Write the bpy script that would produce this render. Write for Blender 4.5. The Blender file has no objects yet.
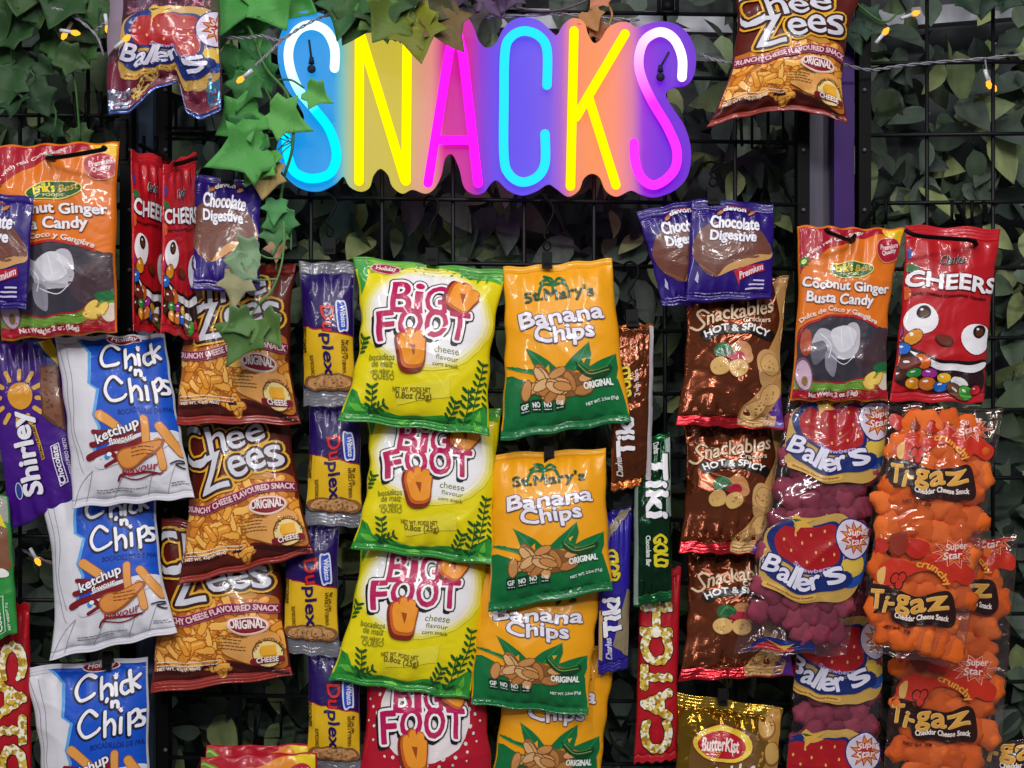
import bpy, math, random
import numpy as np
from mathutils import Vector
from mathutils.geometry import tessellate_polygon

GLOW, GRAD = {}, {}
SC = bpy.context.scene
COL = SC.collection
D0 = 1.30                 # camera distance from the grid panels
ZC = 1.55                 # height of the lens
X0 = 0.512

def at(px, py, y=0.0):
    """photo point -> world point on the plane at depth y"""
    k = (D0 + y) / D0
    return np.array([X0 + (px - 512) / 1000 * k, y, ZC - (py - 384) / 1000 * k])

# ------------------------------------------------------------------ materials
def lin(h):
    h = h.lstrip('#')
    v = [int(h[i:i + 2], 16) / 255 for i in (0, 2, 4)]
    return tuple(c / 12.92 if c <= .04045 else ((c + .055) / 1.055) ** 2.4 for c in v) + (1,)

FIN = {  # finish: roughness, metallic, bump strength, coat
    'film': (.34, 0.0, .16, .35),
    'soft': (.42, 0.0, .18, .10),
    'foil': (.20, .65, .5, .30),
    'mirror': (.16, .85, .75, .2),
    'paper': (.55, 0.0, .1, 0),
    'metal': (.45, .3, .0, 0),
    'black': (.55, .0, .0, 0),
    'leaf': (.5, 0, .25, .0),
    'puff': (.75, 0, .35, 0),
}
MATS = {}
def M(key, fin='film'):
    if ':' in key:
        key, fin = key.split(':')
    k = (key, fin)
    if k in MATS:
        return MATS[k]
    m = bpy.data.materials.new(fin + '_' + key.strip('#'))
    m.use_nodes = True
    nt = m.node_tree
    N, L = nt.nodes, nt.links
    p = N['Principled BSDF']
    out = N['Material Output']
    MATS[k] = m
    if fin == 'clear' or fin == 'haze':
        N.remove(p)
        tr = N.new('ShaderNodeBsdfTransparent'); tr.inputs[0].default_value = (.97, .96, .96, 1) if fin == 'clear' else (.85, .85, .87, 1)
        gl = N.new('ShaderNodeBsdfGlossy'); gl.inputs['Roughness'].default_value = .12
        gl.inputs[0].default_value = lin(key)
        lw = N.new('ShaderNodeLayerWeight'); lw.inputs[0].default_value = .25
        mr = N.new('ShaderNodeMapRange'); mr.inputs[3].default_value = .08; mr.inputs[4].default_value = .55
        mx = N.new('ShaderNodeMixShader')
        L.new(lw.outputs['Facing'], mr.inputs[0]); L.new(mr.outputs[0], mx.inputs[0])
        L.new(tr.outputs[0], mx.inputs[1]); L.new(gl.outputs[0], mx.inputs[2])
        last = mx
        if fin == 'haze':
            df = N.new('ShaderNodeBsdfDiffuse'); df.inputs[0].default_value = lin(key)
            m2 = N.new('ShaderNodeMixShader'); m2.inputs[0].default_value = .16
            L.new(mx.outputs[0], m2.inputs[1]); L.new(df.outputs[0], m2.inputs[2]); last = m2
        L.new(last.outputs[0], out.inputs[0])
        bump(nt, .5, [gl.inputs['Normal'], lw.inputs['Normal']])
        return m
    if fin == 'glow':
        N.remove(p)
        e = N.new('ShaderNodeEmission'); e.inputs[0].default_value = lin(key); e.inputs[1].default_value = GLOW.get(key, 2.2)
        if key in GRAD:      # emission colour runs from near white to the tube's hue
            at_ = N.new('ShaderNodeAttribute'); at_.attribute_name = 'tube_colour'; L.new(at_.outputs['Color'], e.inputs[0])
        L.new(e.outputs[0], out.inputs[0])
        return m
    r, me, bu, co = FIN[fin]
    p.inputs['Base Color'].default_value = lin(key)
    p.inputs['Roughness'].default_value = r
    p.inputs['Metallic'].default_value = me
    p.inputs['Coat Weight'].default_value = co
    p.inputs['Coat Roughness'].default_value = .06; p.inputs['Specular IOR Level'].default_value = .12 if fin == 'black' else .3
    if fin == 'leaf':
        tc = N.new('ShaderNodeTexCoord')
        nz = N.new('ShaderNodeTexNoise'); nz.inputs['Scale'].default_value = 60; nz.inputs['Detail'].default_value = 3
        hs = N.new('ShaderNodeHueSaturation'); hs.inputs['Color'].default_value = lin(key)
        mr = N.new('ShaderNodeMapRange'); mr.inputs[3].default_value = .55; mr.inputs[4].default_value = 1.45
        L.new(tc.outputs['Object'], nz.inputs['Vector']); L.new(nz.outputs[0], mr.inputs[0]); L.new(mr.outputs[0], hs.inputs['Value'])
        L.new(hs.outputs[0], p.inputs['Base Color'])
    if bu:
        sc = {'puff': 160, 'leaf': 120}.get(fin, 26)
        bump(nt, bu, [p.inputs['Normal']] + ([p.inputs['Coat Normal']] if co else []), sc)
    return m

def bump(nt, strength, socks, scale=26):
    N, L = nt.nodes, nt.links
    tc = N.new('ShaderNodeTexCoord')
    nz = N.new('ShaderNodeTexNoise'); nz.inputs['Scale'].default_value = scale
    nz.inputs['Detail'].default_value = 2.5; nz.inputs['Distortion'].default_value = 1.2
    b = N.new('ShaderNodeBump'); b.inputs['Strength'].default_value = strength; b.inputs['Distance'].default_value = .012 if scale < 50 else .002
    L.new(tc.outputs['Object'], nz.inputs['Vector']); L.new(nz.outputs[0], b.inputs['Height'])
    for s in socks:
        L.new(b.outputs[0], s)

def speckle(name, c1, c2, c3, scale=260):
    """printed popcorn pattern"""
    m = bpy.data.materials.new(name); m.use_nodes = True
    nt = m.node_tree; N, L = nt.nodes, nt.links; p = N['Principled BSDF']
    tc = N.new('ShaderNodeTexCoord'); v = N.new('ShaderNodeTexVoronoi'); v.inputs['Scale'].default_value = scale
    r = N.new('ShaderNodeValToRGB'); r.color_ramp.interpolation = 'CONSTANT'
    e = r.color_ramp.elements; e[0].color = lin(c1); e[1].position = .38; e[1].color = lin(c2)
    n = e.new(.72); n.color = lin(c3)
    sp = N.new('ShaderNodeSeparateColor')
    L.new(tc.outputs['Object'], v.inputs['Vector']); L.new(v.outputs['Color'], sp.inputs[0]); L.new(sp.outputs[0], r.inputs[0])
    L.new(r.outputs[0], p.inputs['Base Color']); p.inputs['Roughness'].default_value = .35
    MATS[(name, 'special')] = m
    return m

# ------------------------------------------------------------------ objects
def root(name, label, cat, loc, group=None, kind=None):
    o = bpy.data.objects.new(name, None); COL.objects.link(o)
    o.location = loc; o.empty_display_size = .02
    tag(o, label, cat, group, kind)
    return o

def tag(o, label=None, cat=None, group=None, kind=None):
    if label: o['label'] = label
    if cat: o['category'] = cat
    if group: o['group'] = group
    if kind: o['kind'] = kind
    return o

def mesh(name, V, F, mats, fmat=None, parent=None, smooth=True, origin=None):
    """V world coordinates; the object's origin is its parent's (or the given / own centre)"""
    V = np.asarray(V, float)
    if parent is not None:
        o0 = np.array(parent_world(parent))
    else:
        o0 = np.asarray(origin if origin is not None else V.mean(0), float)
    me = bpy.data.meshes.new(name)
    me.from_pydata((V - o0).tolist(), [], F if isinstance(F, list) else F.tolist())
    for m in (mats if isinstance(mats, list) else [mats]):
        me.materials.append(m)
    if fmat is not None:
        me.polygons.foreach_set('material_index', np.asarray(fmat, np.int32))
    me.polygons.foreach_set('use_smooth', [smooth] * len(me.polygons))
    me.update()
    o = bpy.data.objects.new(name, me); COL.objects.link(o)
    if parent is not None:
        o.parent = parent
    else:
        o.location = o0
    return o

def parent_world(p):
    l = Vector(p.location)
    while p.parent is not None:
        p = p.parent
        l = l + Vector(p.location)
    return l

class MB:
    """collects geometry of one mesh"""
    def __init__(s): s.V, s.F, s.m, s.n = [], [], [], 0
    def add(s, V, F, mi=0):
        b = s.n
        s.V.append(np.asarray(V, float)); s.n += len(V)
        for f in F:
            s.F.append([int(i) + b for i in f]); s.m.append(mi)
    def box(s, c, d, mi=0, rot=None):
        x, y, z = np.array(d) / 2
        V = np.array([[-x, -y, -z], [x, -y, -z], [x, y, -z], [-x, y, -z], [-x, -y, z], [x, -y, z], [x, y, z], [-x, y, z]])
        if rot is not None: V = V @ rot.T
        s.add(V + np.array(c), [[0, 3, 2, 1], [4, 5, 6, 7], [0, 1, 5, 4], [1, 2, 6, 5], [2, 3, 7, 6], [3, 0, 4, 7]], mi)
    def tube(s, pts, r, mi=0, n=8, closed=False, cap=True):
        P = np.asarray(pts, float); k = len(P)
        rr = np.full(k, r) if np.isscalar(r) else np.asarray(r, float)
        if closed: T = np.roll(P, -1, 0) - np.roll(P, 1, 0)
        else:
            T = np.gradient(P, axis=0)
        T /= np.linalg.norm(T, axis=1)[:, None] + 1e-12
        up = np.array([0, 1.0, 0])
        if abs(T[0] @ up) > .9: up = np.array([1.0, 0, 0])
        a = np.cross(T[0], up); a /= np.linalg.norm(a)
        V = []
        ang = np.linspace(0, 2 * np.pi, n, endpoint=False)
        for i in range(k):
            a = a - T[i] * (a @ T[i]); a /= np.linalg.norm(a) + 1e-12
            b = np.cross(T[i], a)
            V.append(P[i] + rr[i] * (np.cos(ang)[:, None] * a + np.sin(ang)[:, None] * b))
        V = np.concatenate(V)
        F = []
        for i in range(k if closed else k - 1):
            j = (i + 1) % k
            for q in range(n):
                F.append([i * n + q, i * n + (q + 1) % n, j * n + (q + 1) % n, j * n + q])
        if not closed and cap:
            F.append(list(range(n))[::-1]); F.append([(k - 1) * n + q for q in range(n)])
        s.add(V, F, mi)
    def ball(s, c, r, mi=0, nu=12, nv=8):
        r = np.array([r] * 3) if np.isscalar(r) else np.array(r)
        V = [[0, 0, 1]]
        for i in range(1, nv):
            for j in range(nu):
                t, p = math.pi * i / nv, 2 * math.pi * j / nu
                V.append([math.sin(t) * math.cos(p), math.sin(t) * math.sin(p), math.cos(t)])
        V.append([0, 0, -1])
        F = [[0, 1 + j, 1 + (j + 1) % nu] for j in range(nu)]
        for i in range(nv - 2):
            for j in range(nu):
                a = 1 + i * nu
                F.append([a + j, a + nu + j, a + nu + (j + 1) % nu, a + (j + 1) % nu])
        e = len(V) - 1; a = 1 + (nv - 2) * nu
        F += [[e, a + (j + 1) % nu, a + j] for j in range(nu)]
        s.add(np.array(V) * r + np.array(c), F, mi)
    def build(s, name, mats, parent=None, smooth=True, origin=None):
        return mesh(name, np.concatenate(s.V), s.F, mats, s.m, parent, smooth, origin)

def spline(pts, n=8, closed=False):
    P = np.asarray(pts, float); k = len(P); out = []
    for i in range(k if closed else k - 1):
        if closed: a, b, c, d = P[i - 1], P[i], P[(i + 1) % k], P[(i + 2) % k]
        else: a, b, c, d = P[max(i - 1, 0)], P[i], P[i + 1], P[min(i + 2, k - 1)]
        for q in range(n):
            t = q / n
            out.append(.5 * (2 * b + (c - a) * t + (2 * a - 5 * b + 4 * c - d) * t * t + (3 * b - a - 3 * c + d) * t ** 3))
    if not closed: out.append(P[-1])
    return np.array(out)

# ------------------------------------------------------------------ 2-D printing
def refine(V, T, L):
    """split triangles until no edge is longer than L (no T-junctions)"""
    V = [tuple(v) for v in V]; T = [tuple(int(i) for i in t) for t in T]
    L2 = L * L; mid = {}
    def lng(a, b):
        return (V[a][0] - V[b][0]) ** 2 + (V[a][1] - V[b][1]) ** 2 > L2
    def mp(a, b):
        k = (a, b) if a < b else (b, a)
        if k not in mid:
            mid[k] = len(V); V.append(((V[a][0] + V[b][0]) / 2, (V[a][1] + V[b][1]) / 2))
        return mid[k]
    for _ in range(9):
        new, ch = [], False
        for a, b, c in T:
            m = (lng(a, b), lng(b, c), lng(c, a)); s = sum(m)
            if s == 0: new.append((a, b, c)); continue
            ch = True
            if s == 3:
                x, y, z = mp(a, b), mp(b, c), mp(c, a)
                new += [(a, x, z), (x, b, y), (z, y, c), (x, y, z)]
            else:
                while not (m[0] and not m[2]) if s == 2 else not m[0]:
                    a, b, c = b, c, a; m = (m[1], m[2], m[0])
                if s == 1:
                    x = mp(a, b); new += [(a, x, c), (x, b, c)]
                else:      # edges ab and bc
                    if not m[1]:
                        new.append((a, b, c)); continue
                    x, y = mp(a, b), mp(b, c); new += [(x, b, y), (a, x, y), (a, y, c)]
        T = new
        if not ch: break
    return np.array(V), np.array(T, int).reshape(-1, 3)

TXT = {}
def glyphs(s):
    if s in TXT: return TXT[s]
    cu = bpy.data.curves.new('lettering', 'FONT'); cu.body = s; cu.resolution_u = 3
    ob = bpy.data.objects.new('lettering', cu); COL.objects.link(ob)
    dg = bpy.context.evaluated_depsgraph_get(); dg.update()
    me = ob.evaluated_get(dg).to_mesh()
    V = np.array([v.co[:2] for v in me.vertices]).reshape(-1, 2)
    T = []
    for p in me.polygons:
        v = list(p.vertices)
        for i in range(1, len(v) - 1): T.append((v[0], v[i], v[i + 1]))
    ob.evaluated_get(dg).to_mesh_clear()
    bpy.data.objects.remove(ob); bpy.data.curves.remove(cu)
    cnt = {}
    for t in T:
        for a, b in ((t[0], t[1]), (t[1], t[2]), (t[2], t[0])):
            cnt[(min(a, b), max(a, b))] = cnt.get((min(a, b), max(a, b)), 0) + 1
    E = [e for e, c in cnt.items() if c == 1]
    lo, hi = V.min(0), V.max(0)
    TXT[s] = ((V - lo) / (hi - lo), np.array(T), E)
    return TXT[s]

class Design:
    def __init__(s, quad, base, seal=None, inset=(.05, .05), fin='film', seal2=None):
        s.quad = np.array(quad, float); s.base = base; s.seal = seal or base; s.seal2 = seal2 or s.seal
        s.inset = inset; s.fin = fin; s.items = []; s.o = np.zeros(2); s.k = 1.0; s.rnd = random.Random(5)
    def crop(s, ox, oy, k):
        s.o = np.array([ox, oy], float); s.k = float(k); return s
    def P(s, pts): return np.asarray(pts, float).reshape(-1, 2) / s.k + s.o
    def put(s, V, T, mat, z, L=5):
        V, T = refine(V, T, L)
        s.items.append((V, T, mat, z))
    def poly(s, pts, mat, z, smooth=False, L=5):
        p = s.P(spline(pts, 6, True) if smooth else pts)
        T = tessellate_polygon([[Vector((x, y, 0)) for x, y in p]])
        s.put(p, T, mat, z, L)
    def rect(s, x0, y0, x1, y1, mat, z): s.poly([(x0, y0), (x1, y0), (x1, y1), (x0, y1)], mat, z)
    def ell(s, cx, cy, rx, ry, mat, z, rot=0, n=22, a0=0, a1=360):
        a = np.radians(np.linspace(a0, a1, n, endpoint=(a1 - a0 != 360))); c, q = math.cos(math.radians(rot)), math.sin(math.radians(rot))
        x, y = rx * np.cos(a), ry * np.sin(a)
        s.poly(np.stack([cx + x * c - y * q, cy + x * q + y * c], 1), mat, z)
    def star(s, cx, cy, r1, r2, n, mat, z, rot=0, sq=1.0):
        p = []
        for i in range(2 * n):
            a = math.pi * i / n + math.radians(rot); r = (r1 if i % 2 == 0 else r2) * (1 if i % 4 else 1.08)
            p.append((cx + r * math.cos(a), cy + r * math.sin(a) * sq))
        s.poly(p, mat, z)
    def segs(s, A, B, w, mat, z, nd=7):
        """ribbons with round joints, in photo px"""
        V, T = [], []
        ang = np.linspace(0, 2 * np.pi, nd, endpoint=False)
        seen = set()
        for a, b in zip(A, B):
            d = b - a; l = np.hypot(*d)
            if l < 1e-6: continue
            n = np.array([-d[1], d[0]]) / l * w
            i = len(V); V += [a + n, b + n, b - n, a - n]; T += [(i, i + 1, i + 2), (i, i + 2, i + 3)]
            for c in (a, b):
                k = (round(c[0], 3), round(c[1], 3))
                if k in seen: continue
                seen.add(k); i = len(V)
                V += [c + w * np.array([math.cos(t), math.sin(t)]) for t in ang]
                T += [(i, i + q, i + q + 1) for q in range(1, nd - 1)]
        if V: s.put(np.array(V), T, mat, z)
    def stroke(s, pts, w, mat, z, closed=False, smooth=True):
        p = s.P(spline(pts, 5, closed) if smooth and len(pts) > 2 else pts)
        B = np.roll(p, -1, 0) if closed else p[1:]
        s.segs(p if closed else p[:-1], B, w / s.k / 2, mat, z, 9)
    def text(s, t, p0, p1, h, mat, z, bold=0, outl=(), shear=0, bow=0, wave=(0, 1, 0), taper=0, fill=True, path=None):
        """bottom left p0, bottom right p1, box height h (crop px)"""
        U, T, E = glyphs(t)
        p0, p1 = np.array(p0, float), np.array(p1, float); d = p1 - p0
        dh = d / np.hypot(*d); up = np.array([dh[1], -dh[0]])
        x, y = U[:, 0], U[:, 1]
        if path is not None:
            C = spline(path, 12); sl = np.concatenate([[0], np.cumsum(np.hypot(*np.diff(C, axis=0).T))]); sl /= sl[-1]
            bx, by = np.interp(x, sl, C[:, 0]), np.interp(x, sl, C[:, 1])
            e = .01
            tx = np.interp(np.minimum(x + e, 1), sl, C[:, 0]) - np.interp(np.maximum(x - e, 0), sl, C[:, 0])
            ty = np.interp(np.minimum(x + e, 1), sl, C[:, 1]) - np.interp(np.maximum(x - e, 0), sl, C[:, 1])
            ll = np.hypot(tx, ty) + 1e-9
            Q = np.stack([bx + ty / ll * h * y, by - tx / ll * h * y], 1)
        else:
            hh = h * (1 + taper * (x - .5))
            off = bow * 4 * x * (1 - x) + wave[0] * np.sin(2 * np.pi * (wave[1] * x + wave[2]))
            Q = p0 + np.outer(x, d) + np.outer(y * hh + off, up) + np.outer(y * h * shear, dh)
        Q = s.P(Q)
        ea, eb = Q[[e[0] for e in E]], Q[[e[1] for e in E]]
        for w, m in outl:
            s.segs(ea, eb, w / s.k, m, z); z += 1
        if not fill and bold: s.segs(ea, eb, bold / s.k, mat, z, 7)
        if fill:
            s.put(Q, T, mat, z)
            if bold: s.segs(ea, eb, bold * .6 / s.k, mat, z, 6)
    def lines(s, x0, y0, x1, n, dy, w, mat, z, slope=0, rag=.3):
        """rows of fine print"""
        for i in range(n):
            y = y0 + i * dy; x = x0; e = x1 - (x1 - x0) * rag * s.rnd.random()
            while x < e:
                l = w * s.rnd.uniform(2, 6)
                s.stroke([(x, y + slope * (x - x0)), (min(x + l, e), y + slope * (min(x + l, e) - x0))], w, mat, z, smooth=False)
                x += l + w * 1.6
    def patch(s, shapes, z, cell=.62):
        """a printed picture: painter's order on a fine grid, so that no two inks share a place.
        shapes: (kind, centre line or centre, half widths, rotation, ink), last on top"""
        Q = []
        for sh in shapes:
            if sh[0] == 'line': Q.append(('line', s.P(spline(sh[1], 5) if len(sh[1]) > 2 else sh[1]), sh[2] / s.k, 0, sh[-1]))
            else: Q.append(('oval', s.P([sh[1]])[0], np.array(sh[2]) / s.k, math.radians(sh[3]), sh[-1]))
        lo = np.min([q[1].min(0) - q[2] if q[0] == 'line' else q[1] - max(q[2]) for q in Q], 0); hi = np.max([q[1].max(0) + q[2] if q[0] == 'line' else q[1] + max(q[2]) for q in Q], 0)
        nx, ny = int((hi[0] - lo[0]) / cell) + 1, int((hi[1] - lo[1]) / cell) + 1
        gx, gy = lo[0] + (np.arange(nx) + .5) * cell, lo[1] + (np.arange(ny) + .5) * cell
        X, Y = np.meshgrid(gx, gy); top = np.full(X.shape, -1)
        inks = []
        for k, pt, w, r, ink in Q:
            if ink not in inks: inks.append(ink)
            if k == 'oval':
                dx, dy = X - pt[0], Y - pt[1]; c, q = math.cos(r), math.sin(r)
                m = ((dx * c + dy * q) / w[0]) ** 2 + ((-dx * q + dy * c) / w[1]) ** 2 <= 1
            else:
                m = np.zeros(X.shape, bool)
                for a, b in zip(pt[:-1], pt[1:]):
                    d = b - a; t = np.clip(((X - a[0]) * d[0] + (Y - a[1]) * d[1]) / (d @ d + 1e-9), 0, 1)
                    m |= (X - a[0] - t * d[0]) ** 2 + (Y - a[1] - t * d[1]) ** 2 <= w * w
            top[m] = inks.index(ink)
        vx, vy = np.meshgrid(lo[0] + np.arange(nx + 1) * cell, lo[1] + np.arange(ny + 1) * cell)
        V = np.stack([vx.ravel(), vy.ravel()], 1); w = nx + 1
        for n, ink in enumerate(inks):
            jj, ii = np.nonzero(top == n)
            if not len(jj): continue
            a = jj * w + ii
            T = np.concatenate([np.stack([a, a + w, a + w + 1], 1), np.stack([a, a + w + 1, a + 1], 1)])
            u, inv = np.unique(T, return_inverse=True)
            s.items.append((V[u], inv.reshape(-1, 3), ink, z))
    def blobs(s, pts, rx, ry, cols, edge, z, arc=True):
        """printed snacks: curved sausages or ovals with a darker edge"""
        sh = []
        for x, y in pts:
            a = s.rnd.uniform(0, math.pi); c = s.rnd.choice(cols); k = s.rnd.uniform(.8, 1.2)
            if arc:
                d = np.array([math.cos(a), math.sin(a)]) * rx * k; n = np.array([-d[1], d[0]]) * s.rnd.uniform(-.5, .5)
                q = [np.array([x, y]) - d, np.array([x, y]) + n, np.array([x, y]) + d]
                sh += [('line', q, ry * k + 3, edge), ('line', q, ry * k - 1, c), ('line', [q[0] - (0, ry * .35), q[1] - (0, ry * .4)], ry * k * .3, cols[-1])]
            else:
                sh += [('oval', (x, y), (rx * k + 2.5, ry * k + 2.5), math.degrees(a), edge), ('oval', (x, y), (rx * k - 1, ry * k - 1), math.degrees(a), c)]
        s.patch(sh, z)
    def done(s):
        """photo px -> (s,t) on the bag"""
        for i, (V, T, m, z) in enumerate(s.items):
            st = np.full_like(V, .5)
            q = s.quad
            for _ in range(40):
                S, t = st[:, 0:1], st[:, 1:2]
                S2 = S + (s.inset[0] * (1 - S) - s.inset[1] * S) * np.sin(np.pi * np.clip(t, 0, 1)) ** .8
                f = (1 - t) * ((1 - S2) * q[0] + S2 * q[1]) + t * ((1 - S2) * q[3] + S2 * q[2])
                r = V - f
                ds = (1 - t) * (q[1] - q[0]) + t * (q[2] - q[3]); ds = ds * (1 - sum(s.inset) * .7)
                dt = (1 - S2) * (q[3] - q[0]) + S2 * (q[2] - q[1])
                det = ds[:, 0] * dt[:, 1] - ds[:, 1] * dt[:, 0]
                st = st + .9 * np.stack([(r[:, 0] * dt[:, 1] - r[:, 1] * dt[:, 0]) / det, (ds[:, 0] * r[:, 1] - ds[:, 1] * r[:, 0]) / det], 1)
                st = np.clip(st, -.3, 1.3)
            s.items[i] = (np.clip(st, .012, .988), T, m, z)
        return s

# ------------------------------------------------------------------ bags
class Bag:
    def __init__(s, quad, ys, puff=.016, back=.008, inset=(.05, .05), seal=(.05, .05), wr=.0011, seed=1, curl=0, flat=.7, hem=None):
        """quad TL,TR,BR,BL photo px; ys depth of the four corners (or top, bottom)"""
        if len(ys) == 2: ys = (ys[0], ys[0], ys[1], ys[1])
        s.c = np.array([at(q[0], q[1], y) for q, y in zip(quad, ys)])
        s.puff, s.back, s.inset, s.seal, s.wr, s.curl, s.flat, s.hem = puff, back, inset, seal, wr * 1.55, curl, flat, hem
        n = np.cross(s.c[1] - s.c[3], s.c[2] - s.c[0]); n /= np.linalg.norm(n)
        s.n = n if n[1] < 0 else -n
        s.W = np.linalg.norm(s.c[1] - s.c[0]); s.H = np.linalg.norm(s.c[3] - s.c[0])
        r = random.Random(seed)
        s.w = [(r.uniform(0, 6.28), r.uniform(9, 22), r.uniform(0, 6.28), r.uniform(.3, 1), r.uniform(3, 9), r.uniform(0, 6)) for _ in range(6)]
        s.kt, s.kb, s.p1, s.p2 = r.uniform(4, 7), r.uniform(4, 7), r.uniform(0, 6), r.uniform(0, 6)
        s.edge = [(r.uniform(2, 5), r.uniform(0, 6.28)) for _ in range(4)]
    def pos(s, S, T, side=1, lift=0.0):
        S, T = np.asarray(S, float), np.asarray(T, float)
        jl = .006 * np.sin(s.edge[0][0] * 6.28 * T + s.edge[0][1]); jr = .006 * np.sin(s.edge[1][0] * 6.28 * T + s.edge[1][1])
        il, ir = s.inset
        bell = np.sin(np.pi * np.clip(T, 0, 1)) ** .8
        S2 = S + ((il + jl) * (1 - S) - (ir + jr) * S) * bell
        jt = .006 * np.sin(s.edge[2][0] * 6.28 * S + s.edge[2][1]); jb = .006 * np.sin(s.edge[3][0] * 6.28 * S + s.edge[3][1])
        T2 = T + jt * (1 - T) - jb * T
        if s.hem: T2 = T2 * (1 + np.interp(S, [q[0] for q in s.hem], [q[1] for q in s.hem]) * np.clip(T * 1.6 - .6, 0, 1))
        S2, T2 = S2[..., None], T2[..., None]
        B = (1 - T2) * ((1 - S2) * s.c[0] + S2 * s.c[1]) + T2 * ((1 - S2) * s.c[3] + S2 * s.c[2])
        st, sb = s.seal
        tt = np.clip((T - st) / max(1 - st - sb, 1e-6), 0, 1)
        prof = np.clip(1 - np.abs(2 * S - 1) ** 2.6, 0, 1) ** s.flat
        vert = np.clip(4 * tt * (1 - tt), 0, 1) ** .6
        h = (s.puff if side > 0 else s.back) * prof * vert
        x, y = S * s.W, T * s.H
        w = 0
        for a, wl, ph, am, k2, p2 in s.w:
            u = (x * math.cos(a) + y * math.sin(a)); v = (-x * math.sin(a) + y * math.cos(a))
            rid = 1 - np.abs(np.sin(u * 1000 / wl * .5 + ph + .8 * np.sin(v * 1000 / 30 + p2)))
            w = w + am * (rid ** 3 - .25) * (.5 + .5 * np.sin(v * 1000 / 22 + p2))
        mask = np.clip(prof * 1.6, 0, 1) * np.clip(vert * 1.5, 0, 1)
        h = h + s.wr * w * mask
        cre = np.sin(6.28 * s.kt * S + s.p1) * np.exp(-tt / .10) * np.clip(tt / .03, 0, 1) + np.sin(6.28 * s.kb * S + s.p2) * np.exp(-(1 - tt) / .10) * np.clip((1 - tt) / .03, 0, 1)
        h = h + s.wr * 1.6 * cre * np.clip(prof, 0, 1)
        h = h * side if side > 0 else -h
        h = h + (.0004 if side > 0 else -.0004)
        zone = np.where((T < st) | (T > 1 - sb), 1.0, 0.0) * np.clip(np.minimum(S, 1 - S) * 20, 0, 1)
        h = h + zone * .0007 * np.sin(y * 1000 / 3.2 * 6.28) * .7
        # the whole sheet waves a little towards its seals
        h = h + .0022 * np.sin(6.28 * (S * 1.3) + s.p1) * np.exp(-T / .12) + .0022 * np.sin(6.28 * S * 1.2 + s.p2) * np.exp(-(1 - T) / .12)
        h = h + s.curl * np.clip((T - .8) / .2, 0, 1) ** 2
        return B + (h + lift)[..., None] * s.n

LIFT = .00044
def bag(name, label, cat, b, d, group=None, ns=58, nt=84, contents=None, seals=('top_seal', 'bottom_seal'), body='pouch_body'):
    r = root(name, label, cat, b.pos(np.array(.5), np.array(0.0)), group)
    mats, idx = [], {}
    def mi(key, lst, ix):
        m = d.mat(key) if hasattr(d, 'mat') else (MATS[(key, 'special')] if (key, 'special') in MATS else M(key, d.fin))
        if m.name not in ix: ix[m.name] = len(lst); lst.append(m)
        return ix[m.name]
    zones = [(body, b.seal[0], 1 - b.seal[1], nt, d.base)]
    if b.seal[0] > 0 and seals[0]: zones.insert(0, (seals[0], 0, b.seal[0], max(6, int(b.seal[0] * b.H / .0011)), d.seal))
    if b.seal[1] > 0 and seals[1]: zones.append((seals[1], 1 - b.seal[1], 1, max(6, int(b.seal[1] * b.H / .0011)), d.seal2))
    if not seals[0]: zones[0] = (zones[0][0], 0.0) + zones[0][2:]
    if not seals[1]: zones[-1] = zones[-1][:2] + (1.0,) + zones[-1][3:]
    for zn, t0, t1, nn, base in zones:
        mb = MB(); lst, ix = [], {}
        S, T = np.meshgrid(np.linspace(0, 1, ns + 1), np.linspace(t0, t1, nn + 1))
        k = ns + 1
        A = b.pos(S, T, 1).reshape(-1, 3); Bk = b.pos(S, T, -1).reshape(-1, 3); o = len(A)
        F = []
        for i in range(nn):
            for j in range(ns):
                a = i * k + j
                F.append((a, a + k, a + k + 1, a + 1)); F.append((o + a, o + a + 1, o + a + k + 1, o + a + k))
        for i in range(nn):
            a = i * k; F.append((a, o + a, o + a + k, a + k)); a += ns; F.append((a, a + k, o + a + k, o + a))
        for j in range(ns):
            F.append((j, j + 1, o + j + 1, o + j)); a = nn * k + j; F.append((a, o + a, o + a + 1, a + 1))
        mb.add(np.concatenate([A, Bk]), F, mi(base, lst, ix))
        for st, Tr, m, z in d.items:
            tc = st[Tr][:, :, 1].mean(1)
            sel = (tc >= t0) & (tc < t1) if t1 < 1 else (tc >= t0)
            if not sel.any(): continue
            Tz = Tr[sel]; used, inv = np.unique(Tz, return_inverse=True)
            V = b.pos(st[used, 0], st[used, 1], 1, LIFT * z)
            Tz = inv.reshape(-1, 3)
            e1, e2 = V[Tz[:, 1]] - V[Tz[:, 0]], V[Tz[:, 2]] - V[Tz[:, 0]]
            flip = (np.cross(e1, e2) @ b.n) < 0
            Tz[flip] = Tz[flip][:, ::-1]
            mb.add(V, Tz, mi(m, lst, ix))
        mb.build(zn, lst, r)
    if contents: contents(r, b)
    return r
# ------------------------------------------------------------------ printed designs, traced per product kind
speckle('popcorn_print', '#f4efd8', '#d9b640', '#a98420', 330)
PURPLE = '#24086e'

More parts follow.
